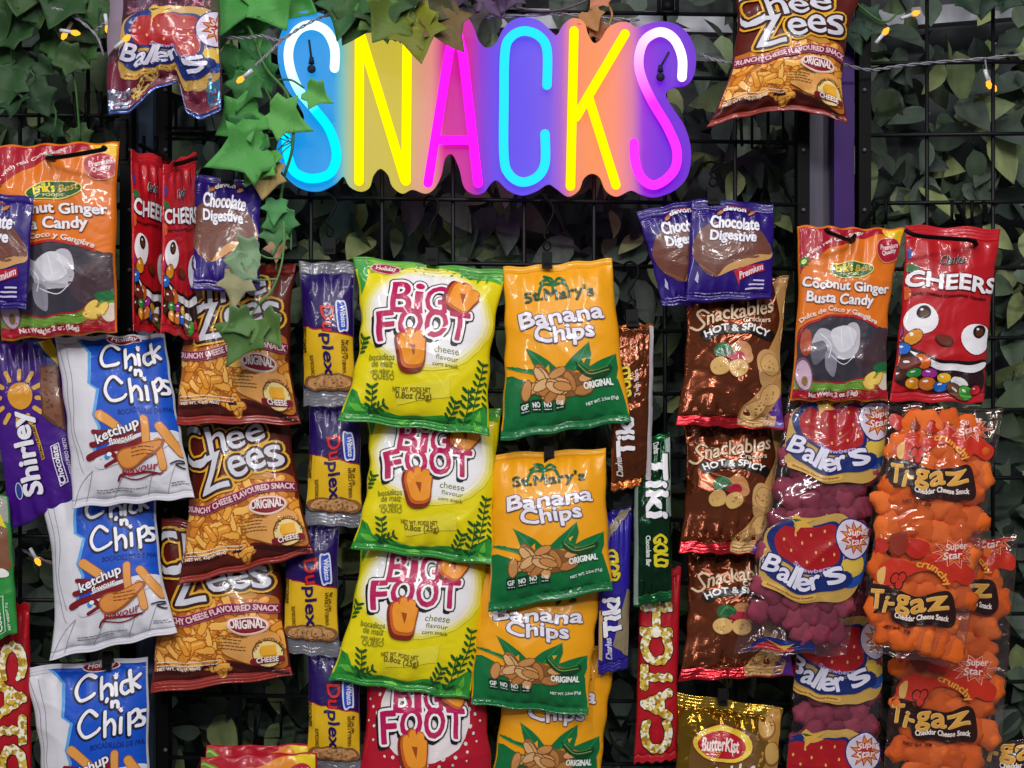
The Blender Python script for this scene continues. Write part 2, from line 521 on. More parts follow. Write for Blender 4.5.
def d_bigfoot(red=False):
    d = Design([(352, 257), (507, 271), (490, 436), (337, 420)], '#e6d60c' if not red else '#b3122a', '#4a9a28' if not red else '#b3122a', (.10, .05), 'film', '#2e8a30' if not red else '#a01028')
    d.crop(256, 256, 3)
    if not red:
        d.poly([(292, 8), (330, 18), (338, 60), (318, 120), (306, 60)], '#2e9a34', 1)
        d.poly([(338, 14), (500, 22), (480, 40), (430, 36), (345, 58)], '#6fb52a', 1)
        d.poly([(500, 24), (745, 62), (738, 92), (640, 62), (560, 60)], '#4da52c', 1)
        for i in range(9):
            x = 480 + i * 27
            d.poly([(x, 22 + i * 4), (x + 22, 28 + i * 4), (x - 8, 66 + i * 3)], '#2e8a30', 1.3)
    else:
        d.ell(510, 190, 150, 140, '#e8dede', 1)
        for i in range(150):
            a = i * 2.399; rr = 1 + .30 * ((i * 7) % 11) / 11
            d.ell(510 + 150 * rr * math.cos(a), 190 + 140 * rr * math.sin(a), 6.5 - 4 * (rr - 1) / .3, 6.5 - 4 * (rr - 1) / .3, '#e8dede', 1.2, n=7)
    if not red:
        for i, (k, c) in enumerate(((1.12, '#eae04e'), (1.06, '#eee596'), (1.0, '#f3eed0'), (.93, '#f0eef0'))):
            d.ell(515, 195, 175 * k, 145 * k, c, 1.5 + i * .4, 5)
    WH, MG, BK = '#f6f2f4', '#b80c55', '#15101a'
    o1 = [(9, BK), (6, WH)]
    for t, p0, p1, h in (('B', (408, 178), (468, 184), 92), ('i', (478, 184), (502, 186), 90), ('G', (512, 188), (572, 192), 88)):
        d.text(t, (p0[0] - 6, p0[1] + 9), (p1[0] - 6, p1[1] + 9), h, BK, 3.0, bold=9)
        d.text(t, p0, p1, h, MG, 4, bold=3.2, outl=[(13, BK), (9, WH)], shear=-.03)
    for t, p0, p1, h in (('F', (372, 268), (420, 262), 86), ('O', (430, 254), (498, 254), 80), ('O', (508, 258), (572, 258), 82), ('T', (578, 262), (634, 266), 80)):
        d.text(t, (p0[0] - 8, p0[1] + 13), (p1[0] - 8, p1[1] + 13), h, BK, 3.1, bold=11)
        d.text(t, p0, p1, h, MG, 4.2, bold=4.5, outl=[(14, BK), (10, WH)], shear=.03)
    def foot(cx, cy, w, h, rot, z):
        c, q = math.cos(math.radians(rot)), math.sin(math.radians(rot))
        P = [(-.36, .42), (-.50, -.05), (-.46, -.36), (-.30, -.44), (-.22, -.36), (-.14, -.52), (.06, -.54), (.12, -.40), (.22, -.48), (.42, -.42), (.44, -.28), (.52, -.22), (.46, .05), (.34, .44), (0, .52)]
        f = lambda s, dx=0, dy=0: [(cx + (x * w * s + dx) * c - (y * h * s + dy) * q, cy + (x * w * s + dx) * q + (y * h * s + dy) * c) for x, y in P]
        d.poly(f(1.12, -4, 6), '#7d2410', z, True); d.poly(f(1.0), '#c8601c', z + 1, True); d.poly(f(.88, 3, -3), '#f0982a', z + 2, True)
        d.poly([(cx - 8 * c, cy - 12), (cx + 10, cy - 10), (cx + 4, cy + 22)], '#a04818', z + 3)
    foot(472, 292, 84, 112, -2, 6); foot(620, 136, 92, 88, 28, 6)
    G = '#7c8020' if not red else '#f0d8d8'
    if not red:
        for t, x, y, w, h in (('bocaditos', 342, 322, 76, 18), ('de maiz', 352, 342, 62, 20), ('con sabor a', 348, 360, 70, 13), ('QUESO', 352, 382, 66, 20)):
            d.text(t, (x, y), (x + w, y + 3), h, G, 3, bold=.35)
        for t, x, y, w, h in (('cheese', 536, 302, 74, 20), ('flavour', 540, 322, 66, 14), ('corn snack', 530, 340, 76, 11)):
            d.text(t, (x, y), (x + w, y + 8), h, G, 3, bold=.35)
        d.poly([(420, 400), (585, 378), (583, 430), (425, 450)], '#e9dc3c', 1.6)
        d.text('NET WT. POIDS NET', (412, 412), (525, 420), 13, '#7a6a10', 3, bold=.5)
        d.text('0.8oz (25g)', (420, 436), (526, 446), 24, '#7a6a10', 3, bold=.9)
        GR, DG = '#2c8f33', '#14561f'
        d.poly([(235, 500), (262, 440), (285, 395), (306, 410), (318, 445), (360, 462), (430, 478), (500, 486), (560, 480), (620, 492), (690, 450), (705, 545), (560, 528), (400, 508)], GR, 1.4)
        for x, y, r, l in ((300, 430, 60, 50), (330, 470, 30, 60), (270, 450, 80, 55), (560, 505, 200, 50), (650, 500, 240, 60), (670, 470, 280, 56), (420, 495, 190, 60), (480, 500, 350, 50)):
            a = math.radians(r); dx, dy = math.cos(a) * l, math.sin(a) * l
            d.poly([(x, y), (x - dx * .5 - dy * .18, y - dy * .5 + dx * .18), (x - dx, y - dy), (x - dx * .5 + dy * .18, y - dy * .5 - dx * .18)], '#63bb3c' if l > 54 else '#1f7a2c', 2)
        def sprig(x0, y0, x1, y1, n, s):
            d.stroke([(x0, y0), ((x0 + x1) / 2 + 4, (y0 + y1) / 2), (x1, y1)], 3, DG, 2.4)
            for i in range(n):
                f = (i + .5) / n; x, y = x0 + (x1 - x0) * f, y0 + (y1 - y0) * f
                for sg in (-1, 1):
                    a = math.atan2(y1 - y0, x1 - x0) + sg * .9
                    d.ell(x + math.cos(a) * s, y + math.sin(a) * s, s, s * .36, DG, 2.6, math.degrees(a), 9)
        sprig(620, 520, 640, 410, 5, 13); sprig(575, 500, 600, 440, 4, 12); sprig(650, 470, 680, 330, 7, 11); sprig(690, 470, 700, 390, 4, 11)
        sprig(345, 470, 350, 395, 4, 12); sprig(300, 300, 330, 250, 4, 12); sprig(330, 480, 390, 450, 4, 10)
    else:
        d.poly([(520, 400), (640, 384), (650, 470), (520, 470)], '#2478b8', 5)
        d.text('Spicy', (535, 435), (632, 428), 48, '#f2f2f4', 6, bold=1.6, shear=.2)
    d.ell(390, 42, 46, 17, '#e8b8bc', 2.4, 2); d.ell(390, 42, 42, 14, '#a01030', 3, 2); d.text('Holiday', (360, 49), (420, 50), 17, '#f6e6e6', 4, bold=.8, shear=.2)
    return d.done()

def d_cheezees():
    d = Design([(186, 420), (286, 412), (314, 553), (178, 584)], '#58180f', '#7c1d16', (.06, .03), 'film', '#8c241a')
    d.crop(140, 410, 4.267)
    OR = ['#e6982e', '#f0aa44', '#da8828', '#f6bc5c']
    d.poly([(185, 440), (210, 400), (280, 385), (330, 330), (450, 300), (560, 290), (650, 300), (668, 400), (720, 570), (600, 580), (480, 575), (300, 620), (165, 660), (160, 540)], '#b86a1c', 1, True)
    d.rnd = random.Random(3)
    pts = [(d.rnd.uniform(185, 500), d.rnd.uniform(430, 610)) for _ in range(60)] + [(d.rnd.uniform(300, 650), d.rnd.uniform(330, 400)) for _ in range(26)] + [(d.rnd.uniform(640, 690), d.rnd.uniform(400, 470)) for _ in range(8)]
    d.blobs(pts, 30, 13, OR, '#a85a16', 2)
    d.poly([(480, 555), (470, 520), (500, 480), (560, 465), (650, 440), (680, 470), (700, 560), (590, 575)], '#e0a056', 5.1, True)
    d.ell(520, 300, 60, 20, '#c98a3a', 3)
    # letters: yellow halo, brown rim, silver face
    Y, B, W, S = '#e0a92c', '#3a0f0c', '#cfd0da', '#5a5360'
    L = [('C', (216, 285), (312, 252), 178, .12), ('h', (322, 222), (390, 200), 132, .12), ('e', (398, 198), (466, 176), 76, .1), ('e', (474, 172), (544, 148), 74, .1),
         ('Z', (290, 382), (404, 345), 148, .12), ('e', (412, 316), (482, 292), 88, .1), ('e', (488, 288), (556, 264), 86, .1), ('s', (566, 272), (630, 250), 90, .1)]
    for t, p0, p1, h, s in L:
        d.text(t, p0, p1, h, Y, 6.0, bold=22, fill=False)
    for t, p0, p1, h, s in L:
        d.text(t, p0, p1, h, B, 7.0, bold=13, fill=False)
    for t, p0, p1, h, s in L:
        d.text(t, p0, p1, h, W, 8.0, bold=3.2)
    path = [(198, 448), (300, 452), (380, 425), (470, 385), (560, 360), (662, 352)]
    d.stroke([(x, y - 12) for x, y in path], 40, '#c05a78', 6.4); d.stroke([(x, y - 12) for x, y in path], 34, '#7c1440', 7.2)
    d.text('CRUNCHY CHEESE FLAVOURED SNACK', 0 * np.array(path[0]), (1, 0), 23, '#f0c8cc', 8.2, bold=1.8, path=path)
    d.ell(560, 422, 82, 40, '#e8b088', 6, -8); d.ell(560, 422, 76, 35, '#f0e0d8', 6.4, -8); d.ell(560, 422, 70, 30, '#8c1424', 7, -8)
    d.text('ORIGINAL', (494, 442), (624, 424), 34, '#f4e8e4', 8, bold=2.2)
    d.ell(640, 530, 62, 56, '#6a3a10', 5.6); d.ell(640, 530, 57, 52, '#f0d890', 6.2); d.ell(640, 524, 34, 26, '#d8901c', 6.8, 20); d.poly([(610, 500), (665, 490), (672, 530), (612, 540)], '#f0b030', 7.2)
    d.stroke([(585, 565), (640, 556), (696, 545)], 26, '#7c1828', 7.4); d.text('CHEESE', (600, 570), (684, 556), 20, '#f4ece4', 8.2, bold=1.5)
    d.text('MADE WITH REAL', (0, 0), (1, 0), 14, '#6a3a10', 7.3, bold=.4, path=[(592, 525), (610, 490), (645, 478), (680, 495), (690, 520)])
    d.lines(450, 480, 560, 5, 13, 3.5, '#6a4a20', 6.6, -.1)
    d.lines(205, 618, 450, 2, 14, 3.5, '#f0e4d8', 6, -.16, .1)
    d.text('NET WT. 42g (1.48oz)', (205, 655), (380, 622), 15, '#f4ece4', 6, bold=1)
    d.stroke([(165, 665), (300, 640), (480, 592), (735, 604)], 14, '#3c0c0a', 2)
    return d.done()

def d_chick():
    d = Design([(54, 337), (165, 335), (195, 498), (73, 508)], '#d9d8e0', '#d4d2dc', (.03, .02), 'soft')
    d.crop(50, 325, 4.04)
    BL, LB = '#0a4fc2', '#5aa2e0'
    body = [(122, 66), (462, 58), (500, 200), (545, 470), (440, 505), (330, 540), (232, 566), (206, 520), (232, 428), (206, 378), (224, 276), (186, 250), (182, 122)]
    d.poly([(x - 14 if x < 300 else x, y) for x, y in body], LB, 1); d.poly(body, BL, 2)
    d.poly([(500, 440), (545, 470), (440, 520), (230, 590), (210, 540), (330, 470)], '#d9d8e0', 2.4, True)
    for p in ([(42, 95), (80, 240), (95, 400), (130, 560), (150, 610)], [(75, 100), (110, 280), (112, 420), (150, 560)], [(100, 735), (130, 660), (190, 600)], [(190, 600), (150, 720)], [(260, 700), (330, 590)], [(400, 690), (450, 560)], [(480, 680), (520, 560)]):
        d.stroke(p, 2.2, '#8a8792', 1.4)
    W, K = '#f2f0f8', '#101430'
    def hand(items, z, w, c, dx=0, dy=0):
        for p in items: d.stroke([(x + dx, y + dy) for x, y in p], w, c, z)
    T = [[(292, 112), (262, 98), (232, 120), (222, 160), (240, 192), (280, 182), (296, 172)],            # C
         [(318, 116), (330, 196)], [(326, 166), (346, 144), (364, 154), (370, 184)],                       # h
         [(378, 140), (386, 184)], [(374, 116), (376, 119)],                                               # i
         [(424, 128), (404, 138), (404, 166), (420, 178), (434, 168)],                                     # c
         [(424, 92), (446, 172)], [(464, 108), (438, 136)], [(438, 136), (470, 158)],                      # k
         [(352, 192), (350, 202)], [(372, 203), (375, 222)], [(374, 210), (386, 201), (395, 206), (398, 222)],
         [(318, 250), (284, 226), (258, 250), (250, 292), (276, 326), (322, 312), (336, 300)],             # C
         [(350, 240), (364, 332)], [(358, 296), (378, 270), (396, 286), (402, 322)],                       # h
         [(418, 262), (426, 316)], [(412, 232), (414, 235)],                                               # i
         [(446, 246), (462, 326)], [(448, 252), (470, 234), (482, 256), (468, 280), (454, 280)],           # p
         [(506, 240), (484, 244), (488, 262), (504, 272), (504, 292), (482, 296)]]                         # s
    T = [[(250 + (x - 250) * .93, y - 6) if min(q[1] for q in p) < 190 and max(q[1] for q in p) < 200 and p[0][1] < 190 else (250 + (x - 250) * .93, y) for x, y in p] for p in T]
    hand(T, 3, 24, K, -3, 4); hand(T, 4, 13, W)
    d.star(365, 103, 11, 5, 5, W, 4.4, 20); d.star(400, 230, 11, 5, 5, W, 4.4, 20)
    d.text('BOCADILLOS DE MAIZ', (300, 378), (525, 366), 20, '#0a2c80', 3, bold=.8)
    FR = [((222, 378), (300, 432), 34), ((402, 396), (412, 505), 27), ((455, 420), (540, 530), 30), ((452, 480), (470, 580), 26)]
    for a, b, w in FR: d.stroke([a, b], w + 5, '#a85a20', 4, smooth=False)
    for a, b, w in FR: d.stroke([a, b], w, '#e09a4a', 4.6, smooth=False)
    R = '#7c1420'
    for p, w in (([(200, 445), (260, 452)], 18), ([(190, 498), (300, 470), (385, 440)], 22), ([(175, 550), (220, 528), (310, 508), (400, 480)], 26), ([(245, 580), (290, 560)], 14), ([(290, 640), (320, 610), (460, 606)], 8), ([(300, 620), (380, 628), (470, 600)], 5), ([(255, 520), (300, 560)], 20)):
        d.stroke(p, w, R, 3.6)
    d.poly([(290, 545), (320, 510), (380, 500), (460, 470), (478, 490), (430, 540), (360, 585), (310, 590)], '#a8561e', 5, True)
    d.poly([(296, 545), (325, 515), (380, 505), (452, 478), (466, 490), (420, 535), (358, 578), (314, 582)], '#d98d42', 5.5, True)
    for i in range(3): d.lines(352, 512 + i * 14, 440, 1, 10, 4, '#8a4614', 6.2, -.08, .05)
    d.text('ketchup', (222, 506), (388, 440), 50, K, 5.2, bold=7, shear=.1); d.text('ketchup', (222, 506), (388, 440), 50, '#f4eef0', 6.2, bold=2.4, shear=.1)
    d.text('flavour', (268, 506), (362, 474), 26, '#f4eef0', 6.2, bold=1.2, shear=.1)
    d.ell(252, 546, 10, 10, '#3a8ad8', 4.8); d.ell(262, 538, 10, 8, '#e8f2fa', 5)
    d.stroke([(498, 570), (530, 560), (560, 565), (520, 575), (545, 588), (562, 585)], 6, '#20242c', 5.2)
    d.text('Flavour', (310, 622), (450, 590), 30, '#a02030', 4.6, bold=1, shear=.3)
    d.lines(200, 672, 400, 2, 9, 3, '#777582', 3, -.06); d.lines(500, 642, 575, 2, 9, 3, '#777582', 3, -.06)
    d.ell(300, 64, 72, 24, '#f0dfe2', 3, 2); d.ell(300, 64, 66, 20, '#8c1226', 3.6, 2); d.text('Holiday', (250, 76), (350, 78), 27, '#f4e8ea', 4.6, bold=1.4, shear=.2)
    return d.done()

def d_duplex():
    d = Design([(300, 262), (355, 262), (357, 405), (303, 405)], '#c8c8d0:haze', '#c8c8d0:haze', (.04, .04), 'film')
    d.crop(280, 250, 2.744)
    d.poly([(52, 66), (205, 66), (207, 120), (209, 350), (205, 378), (62, 378), (58, 215), (54, 120)], '#220a58', 1)
    d.poly([(58, 212), (208, 240), (209, 368), (63, 366)], '#e0b41c', 2); d.stroke([(58, 212), (208, 240)], 3, '#b0181c', 2.6, smooth=False)
    d.poly([(70, 372), (76, 350), (120, 342), (170, 340), (200, 352), (204, 372), (180, 384), (100, 384)], '#8a5a30', 3, True)
    d.poly([(80, 372), (88, 354), (125, 347), (170, 346), (192, 356), (196, 370), (170, 379), (105, 380)], '#c99660', 3.5, True)
    for x in (100, 125, 150, 172): d.ell(x, 364, 4, 2.5, '#8a5a30', 4, n=8)
    d.text('Du', (114, 160), (122, 228), 36, '#5a0814', 3.4, bold=3); d.text('Du', (116, 160), (124, 228), 34, '#cc2028', 4, bold=1.6)
    d.text('plex', (112, 236), (118, 345), 38, '#220a58', 4, bold=2.0)
    d.poly([(157, 150), (170, 144), (184, 150), (190, 220), (180, 226), (164, 224)], '#d8dcf0', 3.2, True); d.poly([(161, 154), (170, 149), (181, 154), (186, 216), (178, 221), (167, 219)], '#2a4ac0', 3.8, True)
    d.text('Wibisco', (168, 158), (173, 216), 13, '#eef0fa', 4.6, bold=.8)
    d.lines(0, 0, 1, 0, 1, 1, '#000000', 4)
    d.text('SANDWICH COOKIES', (78, 285), (76, 215), 10, '#2a1a08', 4, bold=.6); d.text('CHOCOLATE', (98, 345), (96, 290), 9, '#6a4a10', 4, bold=.6)
    d.text('VANILLA CREAM', (184, 338), (182, 250), 9, '#6a4a10', 4, bold=.5); d.text('NET WT 28g', (192, 300), (192, 250), 8, '#4a2a10', 4, bold=.4)
    d.rect(70, 216, 84, 290, '#e0b41c', 3)
    return d.done()

def d_stmary():
    d = Design([(503, 268), (612, 259), (631, 420), (500, 441)], '#f2a512', '#f2ac1c', (.03, .02), 'film', '#11763c')
    d.crop(512, 256, 3)
    G, G2 = '#0e6e38', '#0a5a2c'
    d.poly([(-38, 372), (0, 366), (50, 385), (110, 400), (200, 370), (270, 330), (318, 372), (358, 490), (-38, 556)], G, 1)
    for tip, a, b in (((42, 285), (95, 390), (165, 372)), ((-36, 338), (20, 340), (110, 385)), ((228, 266), (140, 360), (230, 345)), ((312, 296), (210, 350), (310, 385)), ((0, 338), (60, 350), (110, 400))):
        d.poly([tip, ((tip[0] + a[0]) / 2 - 4, (tip[1] + a[1]) / 2), a, b, ((tip[0] + b[0]) / 2 + 8, (tip[1] + b[1]) / 2 - 4)], G, 1.5)
        m = ((a[0] + b[0]) / 2, (a[1] + b[1]) / 2)
        d.stroke([tip, m], 2.5, '#2c9455', 2.1, smooth=False)
    for p in ([(95, 352), (110, 335), (112, 360)], [(208, 318), (222, 312), (214, 330)]): d.poly(p, '#f2a512', 2)
    # tree emblem and name
    for p in ([(78, 145), (90, 110), (120, 104)], [(122, 104), (105, 90), (85, 104)], [(122, 104), (118, 84), (96, 82)], [(122, 104), (138, 82), (156, 92)], [(122, 104), (152, 98), (166, 118)], [(122, 104), (122, 130)]):
        d.stroke([(x, y - 12) for x, y in p], 8, '#0f6a3a', 2.4)
    d.text("St.Mary's", (40, 160), (246, 134), 44, '#1d4420', 3, bold=2.4)
    W, K = '#e9e4ee', '#5a4460'
    for t, p0, p1, h in (('Banana', (28, 230), (274, 194), 46), ('Chips', (72, 290), (246, 266), 62)):
        d.text(t, p0, p1, h, K, 3, bold=8, wave=(3, 2.5, 0)); d.text(t, p0, p1, h, W, 4, bold=3.4, wave=(3, 2.5, 0))
    d.ell(150, 392, 84, 40, '#8a5a2a', 3, -3)
    d.rnd = random.Random(8)
    cs = ['#c98d50', '#d9a066', '#b97a40', '#dcae78']
    d.blobs([(62, 408), (45, 412), (100, 404), (215, 405)] + [(d.rnd.uniform(80, 225), d.rnd.uniform(350, 425)) for _ in range(16)], 30, 14, cs, '#7c4c22', 3.6, arc=False)
    d.poly([(190, 325), (205, 345), (250, 352), (292, 332), (300, 345), (270, 372), (225, 368), (198, 350)], '#123f20', 5, True); d.stroke([(198, 336), (235, 360), (290, 346)], 3.4, '#7aa04a', 5.6); d.stroke([(205, 332), (245, 350), (288, 336)], 2.2, '#5a8a3c', 5.6)
    d.text('ORIGINAL', (216, 404), (302, 390), 19, '#f0f4ee', 6, bold=1.8)
    for i, x in enumerate((24, 58, 92, 128)):
        y = 446 - i * 5
        d.poly([(x, y), (x + 30, y - 4), (x + 31, y + 32), (x + 1, y + 36)], '#10301e', 3)
        d.text(('GF', 'NO', 'NO', '0g')[i], (x + 5, y + 22), (x + 26, y + 19), 15, '#e6efe6', 3.6, bold=1.2)
        d.lines(x + 5, y + 28, x + 26, 1, 5, 2.5, '#cfe0d2', 3.6, -.1, .05)
    d.text('NET WT. 2.5oz (71g)', (222, 452), (318, 430), 11, '#e6efe6', 3, bold=.8)
    return d.done()

def d_digestive():
    d = Design([(693, 199), (774, 204), (771, 299), (688, 300)], PURPLE, PURPLE, (.0, .0), 'film')
    d.crop(620, 180, 5.906)
    d.poly([(450, 370), (500, 290), (600, 250), (730, 262), (820, 320), (882, 390), (886, 460), (820, 490), (690, 530), (565, 572), (480, 520), (440, 440)], '#c9975e', 1, True)
    d.poly([(440, 375), (490, 292), (600, 246), (730, 258), (820, 310), (878, 386), (884, 440), (800, 450), (700, 478), (620, 520), (566, 570), (490, 530), (436, 450)], '#6d4034', 2, True)
    d.rnd = random.Random(4)
    for _ in range(26):
        x, y = d.rnd.uniform(470, 780), d.rnd.uniform(390, 470); d.stroke([(x, y), (x + 22, y + 10), (x + 50, y + 4)], 4, '#855547', 2.5)
    for x in range(470, 566, 9): d.stroke([(x, 500 + (x - 470) * .6), (x + 6, 515 + (x - 470) * .62)], 3, '#a06a50', 2.6, smooth=False)
    for t, p0, p1, h in (('Chocolate', (534, 286), (810, 312), 72), ('Digestive', (532, 378), (794, 396), 74)):
        d.text(t, p0, p1, h, '#2a1160', 3, bold=9); d.text(t, p0, p1, h, '#eceaf2', 4, bold=5)
    d.text('devon', (612, 192), (742, 192), 26, '#f2f0f4', 4, bold=3.4, bow=4)
    d.stroke([(578, 200), (600, 180), (640, 168), (720, 166), (765, 185), (780, 205)], 8, '#8c1a2c', 3)
    for x, y in ((592, 196), (776, 204)): d.ell(x, y, 22, 10, '#b87840', 3.5, -25)
    d.poly([(664, 548), (700, 524), (840, 502), (846, 545), (740, 575), (700, 598), (696, 628), (684, 590)], '#b01a36', 3); d.text('Premium', (700, 588), (836, 538), 36, '#f0dce4', 4, bold=2, shear=.3)
    for i, (a, b) in enumerate(((780, 838), (756, 838), (738, 836))): d.stroke([(a, 600 + i * 22), (b, 602 + i * 22)], 9, '#cdc6e4', 3, smooth=False)
    d.lines(450, 662, 830, 2, 16, 6, '#9a8cd0', 3, .02)
    d.poly([(448, 590), (462, 540), (470, 570), (466, 610)], '#b8b0e0', 3)
    d.lines(455, 175, 510, 4, 14, 5, '#6a52c0', 2.5)
    return d.done()

def d_ginger():
    d = Design([(797, 226), (905, 229), (888, 401), (789, 401)], '#e2751a', None, (.04, .08), 'film')
    d.crop(780, 215, 3.94)
    R = '#a8122a'
    d.poly([(72, 40), (494, 40), (494, 60), (300, 98), (180, 140), (110, 190), (60, 250), (60, 100)], R, 1)
    d.text('made with real Cane Sugar', (0, 0), (1, 0), 17, '#f4dcd8', 2, bold=.9, path=[(78, 212), (150, 140), (240, 104), (330, 80)])
    d.poly([(400, 62), (494, 44), (494, 210), (462, 190), (440, 110)], '#f0c020', 1.4, True)
    d.ell(420, 142, 52, 52, '#e8a070', 2.4); d.ell(420, 142, 48, 48, '#b01530', 3); d.text('Premium', (386, 142), (456, 136), 20, '#f4dce0', 4, bold=1, shear=.2); d.text('Quality', (392, 166), (448, 160), 22, '#f4dce0', 4, bold=1, shear=.2)
    d.ell(272, 222, 88, 34, '#e8e070', 2.4, -2); d.ell(272, 222, 84, 30, '#1d5a22', 3, -2)
    d.text("Erik's", (212, 232), (276, 228), 34, '#f0d83a', 4, bold=2.6, wave=(2, 1, 0)); d.text('Best', (286, 230), (346, 226), 26, '#c8a83a', 4, bold=1.2, shear=.3); d.text('FOODS', (238, 246), (300, 244), 10, '#d8d890', 4, bold=.8)
    for t, p0, p1, h in (('Coconut Ginger', (80, 300), (414, 328), 48), ('Busta Candy', (95, 360), (352, 376), 52)):
        d.text(t, p0, p1, h, '#8a4a30', 3, bold=6); d.text(t, p0, p1, h, '#f2ecee', 4, bold=3)
    d.text('Dulce de Coco y Gengibre', (0, 0), (1, 0), 24, '#f0e2d8', 4, bold=1.4, path=[(82, 436), (160, 396), (260, 398), (364, 440)])
    d.poly([(68, 470), (90, 440), (160, 408), (240, 402), (320, 420), (400, 455), (430, 470), (430, 640), (400, 670), (60, 680), (62, 560)], '#3a3640', 1.6, True)
    d.poly([(60, 690), (62, 640), (160, 662), (280, 655), (360, 630), (432, 600), (430, 700)], '#6d9a38', 2.6, True)
    d.stroke([(80, 640), (180, 662), (290, 652), (350, 630)], 6, '#a8122a', 3.2); d.stroke([(66, 500), (90, 446), (160, 410), (240, 402), (310, 416), (370, 446)], 9, '#b01a20', 3.4)
    d.rnd = random.Random(2)
    # wrapped white sweets behind the oval window
    d.poly([(120, 500), (150, 450), (210, 470), (270, 430), (300, 450), (300, 530), (260, 570), (180, 560), (130, 530)], '#b9b6c0', 2.0, True)
    d.poly([(190, 470), (240, 440), (290, 470), (270, 530), (220, 540)], '#d6d4dc', 2.3, True)
    d.poly([(170, 545), (210, 560), (205, 640), (170, 610)], '#8e8a98', 2.3, True); d.poly([(110, 520), (160, 500), (175, 550), (125, 590)], '#6a6672', 2.2, True)
    for p in ([(150, 470), (190, 520), (180, 570)], [(230, 450), (235, 520)], [(260, 450), (280, 520)], [(190, 560), (240, 590), (280, 560)]): d.stroke(p, 3, '#eceaf0', 2.5)
    d.ell(340, 560, 60, 70, '#4c3c44', 1.9); d.ell(370, 520, 40, 30, '#5c4c54', 2)
    d.poly([(430, 470), (385, 455), (330, 520), (310, 610), (350, 628), (432, 590)], '#46343a', 2.1, True)
    # coconut and ginger pictures
    d.ell(84, 632, 36, 66, '#7a5068', 3.2, -8); d.ell(86, 636, 30, 58, '#c9a9c0', 3.8, -8); d.ell(90, 660, 12, 20, '#8a6a40', 4.2)
    d.ell(96, 510, 22, 54, '#a8482a', 2.9, 6)
    for x, y, r in ((345, 640, -40), (362, 660, 10), (340, 672, 30), (380, 650, -60)): d.ell(x, y, 28, 15, '#b8862a', 3.8, r); d.ell(x, y - 2, 25, 12, '#ecc860', 4.2, r)
    d.poly([(355, 600), (390, 585), (430, 590), (415, 615), (370, 620)], '#1f6a3a', 3.6, True); d.ell(405, 660, 26, 34, '#d8c8b8', 3.5, 20)
    d.poly([(42, 690), (150, 696), (300, 690), (435, 672), (430, 735), (38, 722)], R, 3, True)
    d.text('Net Weight: 2 oz. (56g)', (108, 722), (298, 718), 22, '#f4dee0', 4, bold=1.6)
    d.ell(275, 103, 17, 14, '#231a1c', 4); d.star(90, 190, 24, 14, 8, '#2d7a2a', 3); d.ell(90, 190, 10, 10, '#d8d878', 3.6)
    return d.done()

def d_cheers():
    d = Design([(905, 225), (1001, 229), (983, 403), (890, 401)], '#b8141f', '#c01a26', (.04, .03), 'film')
    d.crop(780, 215, 3.94)
    d.text('Charles', (620, 196), (714, 200), 34, '#f0e6e6', 3, bold=3, shear=.25); d.text('Charles', (620, 196), (714, 200), 34, '#17090c', 4, bold=1.6, shear=.25)
    d.text('CHEERS', (490, 284), (838, 315), 60, '#5a0810', 3, bold=9); d.text('CHEERS', (490, 284), (838, 315), 58, '#f2eef2', 4, bold=5)
    d.text('Candy Coated Chocolatey Candies', (502, 322), (800, 342), 13, '#3c0a0c', 3, bold=1.2)
    for cx, cy, rx, ry, px_, py_ in ((545, 418, 63, 60, 552, 392), (760, 492, 62, 60, 772, 462)):
        d.ell(cx, cy, rx, ry, '#f0eef2', 3); d.ell(px_, py_, 27, 26, '#1a1010', 3.6); d.ell(px_, py_ + 3, 17, 16, '#5a3018', 4.0); d.ell(px_ - 8, py_ - 10, 6, 5, '#f0eef2', 4.5, n=9)
    d.ell(634, 498, 37, 22, '#3a140c', 3, 25); d.ell(633, 495, 33, 18, '#6d2c18', 3.6, 25)
    d.poly([(462, 470), (500, 520), (580, 560), (680, 582), (796, 574), (790, 620), (700, 625), (600, 605), (500, 560)], '#140c10', 2.2, True)
    d.poly([(466, 484), (510, 540), (600, 580), (700, 596), (796, 584), (786, 612), (720, 622), (620, 612), (530, 570)], '#eeecf0', 3, True)
    d.poly([(455, 470), (440, 620), (500, 680), (640, 700), (740, 700), (790, 690), (790, 620), (700, 625), (600, 605), (500, 560)], '#2a1014', 1.8, True)
    cs = [(518, 486, 26, 34, '#d98a18', 60), (480, 526, 26, 22, '#1d68c8', 0), (548, 584, 32, 26, '#d8641c', 40), (500, 588, 40, 26, '#6a2418', 10), (466, 630, 34, 20, '#4a1a14', -10), (522, 628, 30, 17, '#2c8a3c', 0), (580, 626, 30, 17, '#9a2a8c', -8), (520, 668, 30, 22, '#e0901c', 20), (575, 666, 32, 24, '#c86a20', -15), (630, 674, 30, 22, '#1d68c8', 0), (636, 644, 26, 18, '#e8b020', 25), (694, 664, 34, 20, '#e8e4e4', 10), (690, 700, 48, 22, '#7a4a34', 30), (722, 700, 28, 24, '#4aa03c', 40), (470, 460, 12, 20, '#a02a8c', 0), (455, 565, 14, 24, '#c0641c', 0), (760, 690, 20, 18, '#c8202c', 0)]
    sh = []
    for x, y, a, b, c, r in cs: sh += [('oval', (x, y), (a + 3, b + 3), r, '#2a1010'), ('oval', (x, y), (a, b), r, c), ('oval', (x - a * .25, y - b * .35), (a * .3, b * .18), r, '#f4f0ee')]
    d.patch(sh, 4)
    d.ell(510, 212, 32, 16, '#2c6a34', 3, 10); d.ell(490, 310, 22, 26, '#d0561c', 3); d.ell(500, 152, 18, 22, '#3a3a8c', 3)
    return d.done()

